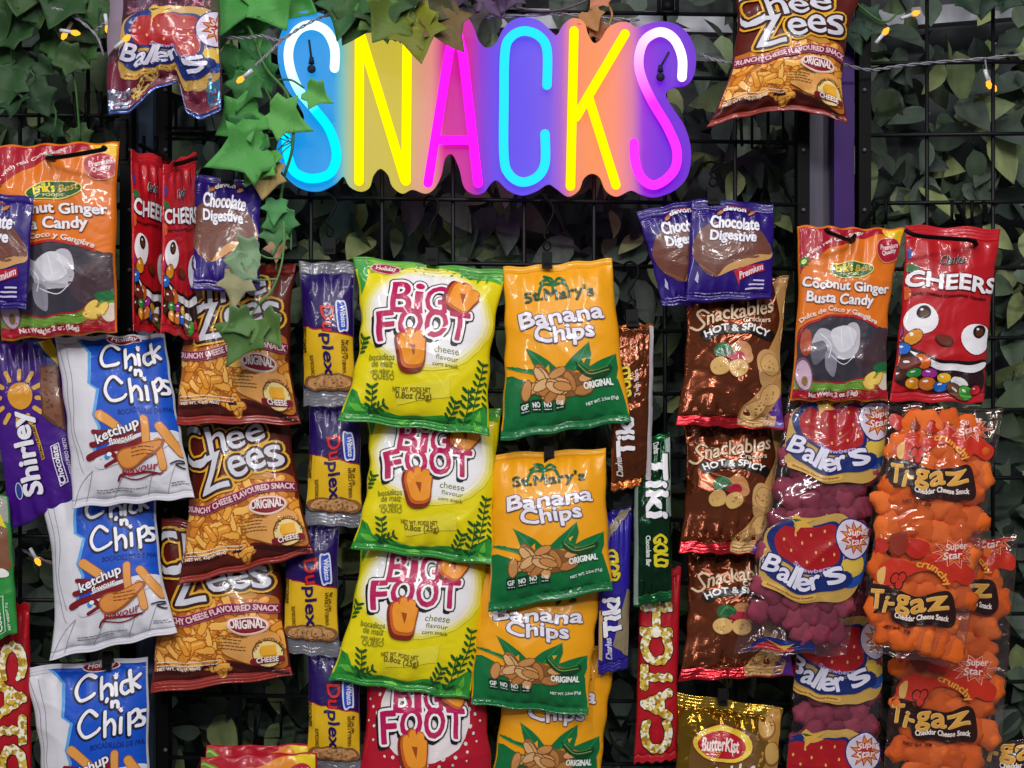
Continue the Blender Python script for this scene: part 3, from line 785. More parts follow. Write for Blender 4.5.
def d_shirley(coco=False):
    d = Design([(-16, 346), (57, 337), (80, 498), (11, 530)], '#40107e' if not coco else '#2f8a3c', None, (.02, .02), 'film')
    d.crop(0, 300, 3.338)
    if not coco:
        d.poly([(85, 130), (150, 128), (205, 200), (200, 225), (150, 200)], '#1c2a80', 1); d.poly([(120, 128), (170, 126), (205, 190), (200, 224)], '#e0bc1c', 1.6)
        d.ell(78, 322, 42, 46, '#d8952a', 2)
        for a in range(0, 360, 30):
            c, q = math.cos(math.radians(a)), math.sin(math.radians(a))
            d.stroke([(72 + 62 * c, 330 + 66 * q), (72 + 88 * c, 330 + 94 * q)], 15, '#d8a84a', 2, smooth=False)
        d.poly([(140, 222), (196, 216), (222, 380), (226, 436), (190, 420), (150, 388)], '#5a3524', 2.4); d.poly([(144, 228), (190, 223), (214, 380), (212, 418), (156, 382)], '#7c4e36', 3)
        d.rnd = random.Random(3)
        for _ in range(22): x, y = d.rnd.uniform(150, 195), d.rnd.uniform(236, 370); d.ell(x, y, 5, 4, '#5a3524', 3.5, n=7)
        d.poly([(190, 380), (216, 390), (222, 436), (196, 416)], '#6a3f2a', 3.6)
        d.text('Shirley', (174, 640), (126, 366), 84, '#2c0a5c', 4, bold=7, shear=-.05); d.text('Shirley', (170, 640), (122, 366), 80, '#eceaf2', 5, bold=5.5, shear=-.05)
        d.poly([(118, 420), (130, 418), (160, 530), (150, 535)], '#d8a81c', 3); d.text('NATURALLY FLAVOURED', (158, 528), (128, 422), 8, '#3c1a10', 4, bold=.5)
        d.stroke([(178, 492), (202, 480), (232, 606), (208, 624)], 3, '#e0dcec', 4, True, False); d.text('Chocolate', (226, 612), (199, 488), 20, '#eceaf2', 5, bold=1.6)
        d.text('NET WEIGHT/PESO NETO', (256, 620), (222, 462), 10, '#d8d0ec', 4, bold=.8); d.ell(72, 636, 12, 28, '#cfd0e8', 3.4, -6); d.ell(72, 636, 9, 25, '#28408c', 3.8, -6)
    return d.done()

def d_coco():
    d = Design([(-62, 470), (10, 455), (18, 640), (-52, 662)], '#2c8a3a', None, (0, 0), 'film')
    d.crop(0, 480, 2.667)
    d.rect(-160, -60, 40, 30, '#9a9c92', 1); d.poly([(-150, -40), (10, 10), (24, 50), (-150, 60)], '#e0d01c', 1.5)
    d.poly([(-150, 40), (26, 50), (36, 200), (-150, 220)], '#7c4e34', 2); d.ell(12, 216, 20, 16, '#e8e4e2', 2.6)
    d.rnd = random.Random(9)
    for _ in range(30): d.ell(d.rnd.uniform(-120, 28), d.rnd.uniform(60, 190), 4, 3, '#5c3622', 2.6, n=7)
    d.text('Coconut', (12, 415), (6, 305), 14, '#e6f0e6', 3, bold=1.4); d.stroke([(0, 300), (16, 296), (20, 420), (0, 424)], 2, '#e0eee0', 3, smooth=False)
    d.text('NET WEIGHT 21g', (36, 415), (28, 320), 7, '#d8ead8', 3, bold=.6)
    return d.done()

def d_tiki(c, swoosh=False):
    if c == 'gold':
        d = Design([(612, 325), (654, 324), (651, 484), (611, 492)], '#7a4020:foil', '#b8642a:foil', (.0, .0), 'film'); d.crop(590, 300, 3.84)
        d.poly([(92, 110), (210, 98), (236, 140), (226, 660), (100, 690)], '#6a3418:foil', 1); d.poly([(228, 100), (246, 100), (236, 690), (214, 690), (222, 400)], '#b8b0b4', 2)
        d.text('GOLD', (156, 380), (152, 258), 46, '#3a1c0c', 3, bold=4); d.text('GOLD', (154, 378), (150, 260), 42, '#d8c824', 4, bold=3.6)
        d.text('Twin Bars', (184, 372), (180, 272), 16, '#d8c8c0', 4, bold=1); 
        d.text('Tiki', (172, 600), (164, 452), 72, '#2c1408', 3, bold=7); d.text('Tiki', (168, 598), (160, 454), 64, '#eeeaf0', 4, bold=6)
        d.text('Charles', (126, 680), (118, 606), 24, '#d8ccc8', 4, bold=1.4, shear=.2)
    elif c == 'blue':
        d = Design([(599, 514), (631, 508), (628, 668), (599, 675)], '#2a1f96', '#241a80', (.0, .0), 'film'); d.crop(590, 480, 2.667)
        d.poly([(28, 150), (100, 60), (108, 84), (30, 180)], '#8a7c68', 2); d.poly([(60, 440), (96, 290), (106, 300), (100, 470)], '#8a7c60', 2); d.poly([(24, 350), (34, 346), (34, 480), (22, 480)], '#c8a860', 2)
        d.text('GOLD', (80, 268), (72, 184), 38, '#15104c', 3, bold=4); d.text('GOLD', (78, 266), (70, 186), 34, '#e4cc24', 4, bold=3.4)
        d.text('Tiki', (84, 414), (76, 312), 46, '#120c40', 3, bold=6); d.text('Tiki', (82, 412), (74, 314), 42, '#eeecf4', 4, bold=5)
        d.text('Charles', (60, 480), (56, 422), 16, '#d8d4e8', 4, bold=1.2, shear=.2)
    else:
        d = Design([(634, 438), (669, 433), (672, 600), (633, 607)], '#0e3a20:foil', '#155c30:foil', (.0, .0), 'film'); d.crop(590, 480, 2.667)
        d.poly([(196, -110), (210, -112), (214, 100), (200, 100)], '#8a9c92', 2); d.poly([(118, 0), (126, 0), (128, 330), (116, 340)], '#7a8c82', 2)
        d.text('GOLD', (164, 148), (168, 236), 40, '#08200f', 3, bold=4); d.text('GOLD', (166, 150), (170, 234), 36, '#d8c824', 4, bold=3.4)
        d.text('Tiki', (142, -68), (146, 104), 62, '#07180c', 3, bold=7); d.text('Tiki', (146, -66), (150, 102), 54, '#eeecf0', 4, bold=5.5)
        d.text('Charles', (166, -100), (168, -70), 14, '#e0e4e0', 4, bold=1); d.text('Chocolate Bar', (146, 152), (148, 232), 12, '#d8e0d8', 4, bold=1)
    return d.done()

def d_catch(down=False):
    if not down:
        d = Design([(640, 570), (681, 566), (677, 760), (634, 764)], '#b0101f', None, (.02, .02), 'soft'); d.crop(590, 480, 2.667)
        L = [((214, 722), (212, 640), 'C'), ((212, 632), (212, 556), 'A'), ((212, 552), (212, 494), 'T'), ((212, 486), (212, 420), 'C'), ((212, 410), (212, 330), 'H')]; h = 74
        L += []
    else:
        d = Design([(-15, 609), (30, 605), (33, 800), (-12, 803)], '#b0101f', None, (.02, .02), 'soft'); d.crop(0, 480, 2.667)
        L = [((10, 438), (10, 530), 'C'), ((10, 540), (10, 628), 'A'), ((10, 632), (10, 700), 'T'), ((10, 708), (10, 790), 'C'), ((10, 800), (10, 870), 'H')]; h = 62
    for p0, p1, t in L:
        d.text(t, p0, p1, h, '#1c0808', 2, bold=13.5)
        d.text(t, p0, p1, h, 'popcorn_print', 3, bold=10)
    return d.done()

def d_snack(gold=False):
    if gold:
        d = Design([(676, 693), (783, 709), (779, 792), (672, 790)], '#a07a24:mirror', '#c8a23c:mirror', (.03, .03), 'film'); d.crop(660, 550, 3.52)
        d.poly([(250, 600), (300, 660), (340, 600), (420, 560), (425, 780), (300, 780)], '#b8863c:film', 1, True); d.poly([(180, 590), (300, 600), (380, 640), (300, 720), (120, 700), (110, 620)], '#6a4a18', 1.4, True)
        d.ell(216, 628, 106, 44, '#7a1420', 2.4, 5); d.ell(216, 628, 103, 41, '#e8c83c', 3, 5); d.ell(212, 630, 84, 31, '#b81424', 3.6, 5); d.text('ButterKist', (140, 638), (268, 648), 30, '#f4e8e0', 4.4, bold=1.6, shear=.2); d.stroke([(246, 618), (246, 654)], 3, '#f4e8e0', 4.5, smooth=False)
        d.text('Snackables', (76, 748), (320, 712), 52, '#5a4010', 3, bold=6, shear=.3, wave=(4, 1, 0)); d.text('Snackables', (76, 748), (320, 712), 50, '#e8dccc', 4, bold=2.6, shear=.3, wave=(4, 1, 0))
        d.text('Crackers', (222, 754), (316, 748), 18, '#e8dccc', 4, bold=1.6)
        d.stroke([(110, 792), (200, 782), (310, 782), (380, 796)], 40, '#18120c', 3); d.text('HOT & SPICY', (0, 0), (1, 0), 24, '#f4f0ea', 4, bold=2.2, path=[(120, 800), (200, 790), (300, 790), (370, 802)])
        for x, y in ((370, 600), (390, 660), (340, 760)): d.ell(x, y, 32, 28, '#8c5c24', 2); d.ell(x - 2, y - 2, 28, 24, '#caa058', 2.4)
        return d.done()
    d = Design([(685, 284), (788, 276), (785, 430), (675, 425)], '#7a3c20:foil', '#8a4a24:foil', (.05, .06), 'film', '#b01c26:foil')
    d.crop(660, 270, 4.8)
    d.poly([(122, 150), (250, 120), (500, 120), (540, 300), (510, 420), (470, 520), (440, 600), (370, 690), (200, 690), (110, 560), (116, 400)], '#7c3e24:foil', 1, True)
    d.poly([(540, 60), (650, 20), (560, 700), (480, 766), (390, 766), (375, 690), (440, 620), (480, 560), (470, 470), (520, 380), (560, 250)], '#b88a52', 1.5, True)
    d.poly([(520, 690), (580, 600), (596, 766), (490, 766)], '#4a1a86', 1.8)
    d.poly([(480, 400), (450, 450), (470, 560), (520, 570), (560, 480), (540, 410)], '#c89a62', 2, True)
    d.rnd = random.Random(6)
    for x, y, rx, ry, r in ((515, 470, 46, 52, 0), (520, 610, 40, 60, 40), (440, 680, 68, 34, -30), (440, 748, 52, 24, 0), (600, 200, 26, 60, 10), (590, 320, 26, 50, 0)):
        d.ell(x, y, rx + 3, ry + 3, '#8a5c2c', 2.2, r); d.ell(x, y, rx, ry, '#cfa568', 2.6, r)
        for k in range(7): d.ell(x + d.rnd.uniform(-.6, .6) * rx, y + d.rnd.uniform(-.6, .6) * ry, 4, 4, '#9a6a38', 3, n=7)
    d.text('nackables', (212, 284), (526, 214), 72, '#3a160c', 3, bold=6, shear=.3, wave=(5, 1, 0)); d.text('nackables', (212, 284), (526, 214), 70, '#dcc09c', 4, bold=2.4, shear=.3, wave=(5, 1, 0))
    d.stroke([(222, 222), (196, 208), (172, 226), (184, 252), (200, 280), (172, 304), (142, 288)], 11, '#dcc09c', 4.1)
    d.text('Crackers', (382, 276), (512, 264), 24, '#e0ccb0', 4.2, bold=1.4)
    d.poly([(186, 312), (280, 286), (380, 282), (470, 296), (534, 318), (516, 358), (450, 336), (360, 324), (280, 332), (208, 358)], '#141010', 4, True)
    d.text('HOT & SPICY', (0, 0), (1, 0), 32, '#f0ece8', 5, bold=3, path=[(208, 342), (280, 318), (370, 312), (440, 320), (500, 338)])
    d.ell(372, 410, 56, 46, '#b87c48', 3, 20); d.ell(385, 436, 48, 38, '#c98c5a', 3.3, 10); d.poly([(304, 440), (330, 412), (370, 410), (394, 438), (370, 456)], '#b01c38', 4, True)
    d.poly([(254, 432), (250, 390), (290, 372), (330, 390), (336, 424), (300, 440)], '#1c5a30', 4, True); d.stroke([(262, 420), (290, 385), (326, 400)], 7, '#3c8a48', 4.4)
    for x, y in ((274, 482), (360, 490)): d.ell(x, y, 48, 44, '#8c5c28', 4.2, 10); d.ell(x - 1, y - 1, 45, 41, '#d8ae68', 4.6, 10)
    for k in range(12): d.ell(d.rnd.choice((274, 360)) + d.rnd.uniform(-26, 26), 486 + d.rnd.uniform(-24, 24), 3.5, 3.5, '#a87838', 5, n=7)
    return d.done()

def d_mango():
    d = Design([(206, 747), (314, 745), (318, 860), (200, 862)], '#b0182a', None, (.0, .0), 'film'); d.crop(150, 680, 5.69)
    d.poly([(610, 440), (780, 378), (940, 372), (948, 520), (800, 520), (640, 500)], '#e08a24', 1); d.poly([(780, 376), (940, 372), (948, 520), (880, 520), (820, 410)], '#e8c81c', 1.6)
    d.poly([(290, 430), (320, 390), (410, 430), (400, 450), (310, 465)], '#6a8a34', 2, True); d.stroke([(300, 440), (340, 410), (400, 440)], 10, '#a8c05a', 2.5)
    d.ell(850, 470, 66, 50, '#b01a30', 3); d.text('Premium', (800, 470), (900, 464), 26, '#f2d8dc', 4, bold=1.4); d.text('Quality', (810, 500), (890, 496), 26, '#f2d8dc', 4, bold=1.4)
    d.poly([(280, 520), (560, 440), (650, 450), (800, 480), (800, 560), (280, 560)], '#d06a1c', 2.4, True)
    d.text('Erik\'s Best', (400, 640), (760, 640), 60, '#f0d83a', 4, bold=3)
    return d.done()

def ballers_print(d, dx, dy, slope=0, last=False):
    """one repeat of the strawberry print (crop 740,390,4.518)"""
    o = np.array(d.o)
    d.o = o + np.array([dx, dy])
    N, Y, R = '#16286e', '#d0a050', '#a8141c'
    d.poly([(215, 160), (240, 90), (330, 60), (560, 40), (650, 150), (655, 300), (600, 400), (470, 430), (330, 410), (200, 330)], '#c09a4e', 2.0, True)
    d.poly([(590, 150), (662, 120), (660, 330), (560, 340)], '#2450a0', 2.2, True); d.poly([(560, 240), (650, 220), (655, 290), (600, 310), (560, 300)], '#d8b84c', 2.4, True)
    d.poly([(232, 120), (270, 75), (340, 62), (350, 100), (450, 75), (540, 80), (560, 180), (552, 260), (470, 300), (380, 290), (280, 240), (245, 190)], N, 2.8, True)
    d.poly([(264, 130), (300, 90), (350, 100), (450, 84), (528, 92), (545, 180), (538, 250), (465, 284), (380, 274), (290, 230), (266, 180)], R, 3.2, True)
    for x, y in ((300, 150), (330, 200), (420, 120), (480, 110), (500, 170), (440, 200), (380, 160), (470, 240), (400, 240), (350, 130), (520, 220)): d.ell(x, y, 5, 8, '#e0b060', 3.6, n=7)
    d.poly([(330, 60), (350, 88), (345, 130), (372, 96), (430, 84), (400, 70), (440, 50), (380, 56), (350, 40)], '#d8a848', 3.9); d.poly([(300, 40), (330, 60), (380, 62), (350, 74)], '#2c5a34', 4)
    d.ell(610, 140, 86, 92, N, 4.0); d.ell(610, 140, 80, 86, '#d8cede', 4.3)
    d.star(620, 135, 72, 44, 11, '#a81c24', 4.7); d.star(620, 135, 62, 36, 11, '#d89048', 5.0); d.star(620, 135, 40, 28, 11, '#b02428', 5.3)
    d.text('Super', (582, 134), (680, 126), 36, '#f2d8d8', 5.8, bold=2, shear=.25); d.text('Star', (576, 168), (660, 160), 32, '#f2d8d8', 5.8, bold=2, shear=.25)
    d.stroke([(235, 245), (270, 300), (350, 345), (430, 350), (500, 345), (575, 315)], 70, N, 4.4)
    d.stroke([(215, 340), (270, 372), (340, 398), (430, 405)], 26, '#d8ac54', 3.4); d.text('Strawberry Flavoured Snacks', (0, 0), (1, 0), 11, '#8a2a1c', 4, bold=.5, path=[(220, 348), (280, 385), (350, 405), (425, 410)])
    for t, p0, p1, h in (('B', (204, 268), (262, 300), 72), ('a', (262, 326), (308, 346), 56), ('l', (310, 350), (322, 356), 96), ('l', (334, 357), (346, 362), 96), ('e', (354, 370), (412, 368), 58), ('r', (422, 370), (462, 362), 60), ("'", (478, 318), (488, 314), 22), ('s', (496, 358), (580, 322), 66)):
        d.text(t, p0, p1, h, '#12205c', 5.2, bold=9, fill=False); d.text(t, p0, p1, h, '#dfdcee', 5.9, bold=5)
    d.text('Strawberry', (0, 0), (1, 0), 24, '#b8a8d8', 5.7, bold=1.8, path=[(335, 262), (390, 290), (450, 300), (520, 292)])
    d.o = o

def d_ballers(kind=0):
    if kind == 0:
        d = Design([(789, 385), (892, 385), (846, 656), (734, 652)], '#e8d8e0:clear', '#e8d8e0:clear', (.02, -.04), 'film'); d.crop(740, 390, 4.518)
        ballers_print(d, 0, 0); ballers_print(d, -25, 118)
        d.o = np.array([740., 390.]); d.poly([(40, 1160), (120, 1120), (300, 1140), (330, 1200), (100, 1210), (0, 1190)], '#16286e', 2, True); d.poly([(60, 1165), (130, 1140), (240, 1160), (200, 1190), (80, 1190)], '#a8141c', 2.5, True); d.poly([(110, 1130), (180, 1150), (240, 1140), (200, 1170)], '#d8b050', 3)
    elif kind == 1:
        d = Design([(800, 545), (882, 545), (884, 800), (782, 800)], '#e8d8e0:clear', '#e8d8e0:clear', (.02, .0), 'film'); d.crop(740, 390, 4.518)
        d.o = np.array([740., 390.]); ballers_print(d, 0, 218); ballers_print(d, -14, 330)
    else:
        d = Design([(112, -70), (212, -80), (222, 121), (112, 108)], '#8a5a6a:haze', '#4a5c98:foil', (.02, -.02), 'film'); d.crop(740, 390, 4.518)
        o_ = d.o; k_ = d.k; d.o = np.zeros(2); d.k = 1.0
        d.poly([(112, 60), (225, 55), (222, 116), (112, 104)], '#6a1a34', 1); d.poly([(112, -60), (128, -60), (132, 40), (110, 55)], '#8a7a8a', 1)
        d.poly([(108, 84), (140, 90), (134, 106), (108, 104)], '#a8b4cc:foil', 1.5); d.poly([(200, 60), (225, 40), (222, 112), (210, 110)], '#5a9ac8:foil', 1.6); d.poly([(205, 30), (225, 20), (225, 50), (205, 60)], '#d0b84c:foil', 1.6); d.poly([(135, 92), (160, 82), (165, 96), (140, 106)], '#c8a850', 1.4)
        d.o = o_; d.k = k_
        ballers_print(d, -657, -392)
    return d.done()

def tigaz_print(d, dx, dy):
    """one repeat (crop 860,390,4.268)"""
    o = np.array(d.o); d.o = o + np.array([dx, dy])
    R, B, Y = '#b01c18', '#2a0f0c', '#e0a040'
    d.poly([(300, 200), (420, 130), (470, 170), (560, 250), (540, 300), (470, 280), (440, 310), (380, 250), (300, 240), (220, 300), (150, 290), (140, 240), (200, 190)], '#c8301c', 2, True)
    d.ell(155, 135, 34, 34, '#b82418', 2.2); d.ell(300, 140, 55, 42, '#b82418', 2.2); d.poly([(195, 90), (255, 80), (262, 150), (230, 180), (200, 150)], '#8a2c18', 2.6, True)
    d.star(460, 165, 98, 58, 10, '#f0b0a0', 2.6, sq=.62); d.star(460, 165, 90, 52, 10, '#b01818', 3.0, sq=.62); d.star(460, 165, 74, 42, 10, '#dc7a3a', 3.3, sq=.62); d.star(460, 165, 52, 36, 10, '#b82420', 3.6, sq=.62)
    d.text('Super', (420, 164), (516, 150), 36, '#f4d0c8', 4.2, bold=2, shear=.2); d.text('Star', (410, 194), (492, 184), 30, '#f4d0c8', 4.2, bold=2, shear=.2)
    d.text('crunchy', (0, 0), (1, 0), 38, '#e8a83c', 3.6, bold=2.6, path=[(298, 222), (340, 236), (390, 268), (425, 312)])
    for x, y in ((215, 275), (245, 270), (230, 300)): d.ell(x, y, 18, 26, '#3a1010', 2.8, 25); d.ell(x, y, 13, 20, '#c83020', 3.2, 25)
    d.poly([(150, 240), (180, 222), (170, 290), (148, 285)], '#e0b060', 3, True)
    d.poly([(110, 300), (175, 300), (210, 320), (260, 330), (330, 345), (440, 325), (470, 390), (460, 470), (330, 470), (210, 455), (190, 410), (110, 410)], B, 3.4, True)
    for t, p0, p1, h in (('T', (118, 392), (160, 396), 76), ('i', (165, 414), (174, 416), 66), ('-', (190, 386), (206, 387), 8), ('g', (216, 422), (270, 424), 80), ('a', (282, 414), (340, 410), 58), ('z', (352, 412), (440, 398), 52)):
        d.text(t, p0, p1, h, '#f0d890', 4.2, bold=6.5); d.text(t, p0, p1, h, Y, 5, bold=3.5)
    d.text('Cheddar Cheese Snack', (212, 440), (442, 450), 22, '#f2e4dc', 5, bold=1.8)
    d.text('NET WT. 30g', (166, 492), (282, 498), 18, '#4a1810', 3, bold=1.2)
    d.o = o

def d_tigaz(kind=0):
    q = [[(888, 402), (1004, 409), (962, 668), (862, 651)], [(905, 535), (1019, 535), (997, 800), (880, 796)], [(980, 740), (1090, 745), (1080, 990), (975, 985)]][kind]
    d = Design(q, '#f0d8cc:clear', '#e8d0c8:clear', (.0, .0), 'film'); d.crop(860, 390, 4.268)
    if kind == 0: tigaz_print(d, 0, 0); tigaz_print(d, -19, 125)
    elif kind == 1: tigaz_print(d, 24, 112); tigaz_print(d, 2, 240); 
    else: tigaz_print(d, 106, 275)
    d.o = np.array([860., 390.])
    return d.done()
# ------------------------------------------------------------------ setting
rnd = random.Random(11)
def w2(px, py, y=0.0): return at(px, py, y)

# back wall behind the foliage panel
mb = MB(); a, b = at(-620, -260, .22), at(1700, 1030, .22)
mb.add([[a[0], .22, a[2]], [b[0], .22, a[2]], [b[0], .22, b[2]], [a[0], .22, b[2]], [a[0], .26, a[2]], [b[0], .26, a[2]], [b[0], .26, b[2]], [a[0], .26, b[2]]], [[0, 3, 2, 1], [4, 5, 6, 7], [0, 1, 5, 4], [1, 2, 6, 5], [2, 3, 7, 6], [3, 0, 4, 7]])
tag(mb.build('wall_back', M('#34383c:paper'), smooth=False), kind='structure')
mb = MB()
for x0, y0, x1, y1, th in ((868, 22, 1120, 2, 20), (500, 20, 760, 26, 22)):
    p, q = at(x0, y0, .17), at(x1, y1, .17)
    d = q - p; l = np.linalg.norm(d); an = math.atan2(d[2], d[0]); c, s_ = math.cos(an), math.sin(an)
    R_ = np.array([[c, 0, -s_], [0, 1, 0], [s_, 0, c]])
    mb = MB(); mb.box((p + q) / 2, (l, .02, th / 1000), 0, R_)
    tag(mb.build('trim_1' if x0 > 800 else 'trim_2', M('#b9bcc4:paper'), smooth=False), kind='structure')

# artificial foliage panel: leaves nobody could count
LEAFC = ['#3e4a40', '#4a584c', '#343f3a', '#54644a', '#6c7c54', '#424f46', '#84905f', '#52624e']
lm = MB()
def leafshape(n=7):
    t = np.linspace(0, 1, n); w = .30 * np.sin(np.pi * t ** .8) ** .85 * (1 - .25 * t)
    return t, w
tt_, ww_ = leafshape()
def leaf_at(mb, p, L, ang, tilt, yaw, mi, fold=.25, bend=.25):
    """an oval leaf from p, hanging in direction ang (0 = down)"""
    V = []
    for t, w in zip(tt_, ww_):
        for sgn in (-1, 0, 1):
            V.append([sgn * w * L, -abs(sgn) * w * L * fold + bend * L * t * t * .5, -t * L])
    V = np.array(V)
    F = []
    for i in range(len(tt_) - 1):
        for j in (0, 1):
            a = i * 3 + j; F.append([a, a + 1, a + 4, a + 3])
    cy, sy = math.cos(yaw), math.sin(yaw); V = V @ np.array([[cy, -sy, 0], [sy, cy, 0], [0, 0, 1]]).T
    ct, st = math.cos(tilt), math.sin(tilt); V = V @ np.array([[1, 0, 0], [0, ct, -st], [0, st, ct]]).T
    c, s = math.cos(ang), math.sin(ang); V = V @ np.array([[c, 0, -s], [0, 1, 0], [s, 0, c]]).T
    mb.add(V + p, F, mi)
for i in range(6200):
    px, py = rnd.uniform(-330, 1420), rnd.uniform(-110, 880)
    if 855 < px < 1130 and py < 25 and rnd.random() < .8: continue
    if 490 < px < 745 and py < 36 and rnd.random() < .6: continue
    y = rnd.uniform(.075, .15)
    g = min(7, int(rnd.random() ** 1.5 * 8))
    if 980 < px < 1060 and rnd.random() < .3: g = 6
    leaf_at(lm, at(px, py, y), rnd.uniform(.034, .062), rnd.gauss(0, .9), rnd.gauss(-.25, .35), rnd.gauss(0, .6), g)
tag(lm.build('artificial_foliage', [M(c, 'leaf') for c in LEAFC]), 'dim green artificial leaf panel behind the black wire grids', 'foliage', None, 'stuff')

BLK = M('#070708', 'black'); WIRE = M('#121216', 'metal')
# uprights (posts) between the grid panels
def post(name, px, w, top, bot, mat, label, y, kind=None):
    a, b = at(px, top, y), at(px, bot, y)
    mb = MB(); mb.box(((a[0] + b[0]) / 2, y, (a[2] + b[2]) / 2), (w / 1000, .018, abs(a[2] - b[2])))
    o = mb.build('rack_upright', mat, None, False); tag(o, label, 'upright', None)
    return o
post('p', 146, 19, -140, 900, M('#6a7a92', 'metal'), 'blue grey metal upright showing below the foil packet of red fruit snacks', .030)
post('p', 815, 26, -140, 900, M('#55515e', 'metal'), 'dark grey metal upright below the brown bag, left of the purple-lit upright', .034)
post('p', 842, 20, -140, 900, M('#38185e', 'metal'), 'dark upright lit purple beside the grid panel on the right', .010)  # purple light from the sign is put into the metal colour

def grid(label, xs, ys, x0, x1, y0, y1, frame, slope=0.0, group=None):
    """a wire grid panel; xs / ys are the photo positions of its wires"""
    r = root('wire_grid_panel', label, 'grid panel', at((x0 + x1) / 2, y1), group)
    for x in xs:
        mb = MB(); mb.tube([at(x, y0, .002), at(x, y1, .002)], .0021, n=8); mb.build('vertical_wire', WIRE, r)
    for y in ys:
        mb = MB(); mb.tube([at(x0, y + slope * (x0 - (x0 + x1) / 2), -.002), at(x1, y + slope * (x1 - (x0 + x1) / 2), -.002)], .0021, n=8); mb.build('horizontal_wire', WIRE, r)
    for x in frame:
        mb = MB(); a, b = at(x, y0, .004), at(x, y1, .004); mb.box((a + b) / 2, (.012, .016, abs(a[2] - b[2]))); mb.build('side_rail', BLK, r, False)
        for q in range(-2, 15):
            mb = MB(); mb.tube([at(x + 1.5, q * 60 + 30, -.003), at(x + 1.5, q * 60 + 30, -.0060)], .002, n=10); mb.build('rivet', M('#5a5860', 'metal'), r)
    return r
G_ = 'black wire grid panels of the display rack'
grid('black wire grid panel behind the bags, left of the blue grey upright', [-48, 20, 88], [-15, 49, 115, 178, 246, 310, 372, 437, 536, 600, 664, 728, 790], -90, 128, -120, 880, [128], .01, G_)
grid('black wire grid panel behind the neon sign and middle bags', [240, 311, 382, 453, 524, 594, 665, 735], [-52, 11, 75, 138, 200, 264, 328, 391, 454, 517, 580, 640, 699, 762, 824], 164, 802, -120, 880, [164, 802], .015, G_)
grid('black wire grid panel right of the purple-lit upright', [927, 993, 1060], [-4, 62, 134, 202, 268, 338, 410, 478, 546, 614, 682, 750, 818], 862, 1120, -120, 880, [863], -.012, G_)

# ------------------------------------------------------------------ neon sign
GLOW.update({'#00c4ff': 1.7, '#ffe000': 1.4, '#ff14d8': 1.9, '#20b4ff': 1.8, '#ffd000': 1.6, '#e628ff': 1.8})
GRAD.update({'#00c4ff': (.38, .5, '#c8f0f8'), '#e628ff': (.12, .5, '#f4dcf2')})
outline = [(311, 11), (330, 17), (341, 29), (346, 40), (353, 33), (360, 21), (371, 24), (385, 31), (400, 33), (415, 35), (430, 37), (440, 30), (448, 21), (458, 15), (468, 18), (474, 28), (479, 41), (487, 48), (496, 43), (502, 31), (511, 21), (525, 17), (540, 21), (552, 32), (557, 35), (563, 25), (573, 18), (584, 22), (588, 34), (594, 43), (601, 39), (607, 29), (616, 23), (627, 22), (637, 27), (647, 24), (661, 21), (678, 25), (690, 37), (696, 55), (694, 75), (686, 85), (671, 88), (666, 96), (674, 110), (685, 127), (691, 150), (688, 175), (675, 190), (655, 197), (641, 194), (631, 190), (617, 196), (606, 190), (600, 177), (592, 173), (584, 178), (579, 190), (568, 196), (556, 188), (548, 184), (536, 191), (522, 195), (508, 190), (497, 180), (490, 184), (484, 192), (474, 194), (464, 187), (459, 168), (452, 154), (445, 158), (441, 175), (434, 188), (425, 193), (412, 189), (402, 193), (392, 186), (388, 175), (380, 168), (373, 175), (369, 187), (360, 191), (349, 186), (343, 176), (334, 184), (318, 191), (300, 188), (285, 176), (277, 158), (278, 142), (287, 132), (300, 125), (304, 117), (298, 104), (285, 86), (278, 62), (279, 40), (286, 23), (297, 13)]
YB = -.022
sign = root('neon_sign', 'glowing multicoloured neon sign reading SNACKS on a clear wavy backboard', 'neon sign', at(485, 105, YB))
po = spline(outline, 4, True)
T = [list(t) for t in tessellate_polygon([[Vector((x, y, 0)) for x, y in po]])]
n = len(po)
A = np.array([at(x, y, YB) for x, y in po]); B = A + np.array([0, .005, 0])
Vt, Tt = refine(po, T, 6)
Fr = np.array([at(x, y, YB) for x, y in Vt])
mb = MB()
# orientation: front faces the viewer
e1, e2 = Fr[Tt[0][1]] - Fr[Tt[0][0]], Fr[Tt[0][2]] - Fr[Tt[0][0]]
tri = Tt if np.cross(e1, e2)[1] < 0 else Tt[:, ::-1]
mb.add(Fr, tri); mb.add(Fr + np.array([0, .005, 0]), tri[:, ::-1]); mb.add(np.concatenate([A, B]), [[i, (i + 1) % n, n + (i + 1) % n, n + i] for i in range(n)])
acr = bpy.data.materials.new('glow_painted_acrylic'); acr.use_nodes = True     # the tubes' glow on the board, put in as its own emission
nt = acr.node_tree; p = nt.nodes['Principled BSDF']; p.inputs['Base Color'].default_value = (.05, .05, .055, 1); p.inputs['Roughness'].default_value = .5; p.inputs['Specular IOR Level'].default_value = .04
an = nt.nodes.new('ShaderNodeAttribute'); an.attribute_name = 'panel_glow'; nt.links.new(an.outputs['Color'], p.inputs['Emission Color']); p.inputs['Emission Strength'].default_value = 1.0
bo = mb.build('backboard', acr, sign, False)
PX = [(275, '#0088dc'), (333, '#0890d8'), (341, '#5cb0b8'), (348, '#9cb48c'), (357, '#c0b040'), (405, '#c4b238'), (414, '#cc9c70'), (432, '#dc8c80'), (444, '#c41c88'), (470, '#bc0890'), (482, '#7a20c8'), (495, '#5c34dc'), (525, '#5c40e4'), (548, '#6c48dc'), (562, '#a050c0'), (572, '#e88060'), (592, '#f08848'), (616, '#f08468'), (632, '#d07098'), (643, '#8a10cc'), (662, '#6600cc'), (700, '#6200c4')]  # painted glow of the neighbouring letters, blended along the board
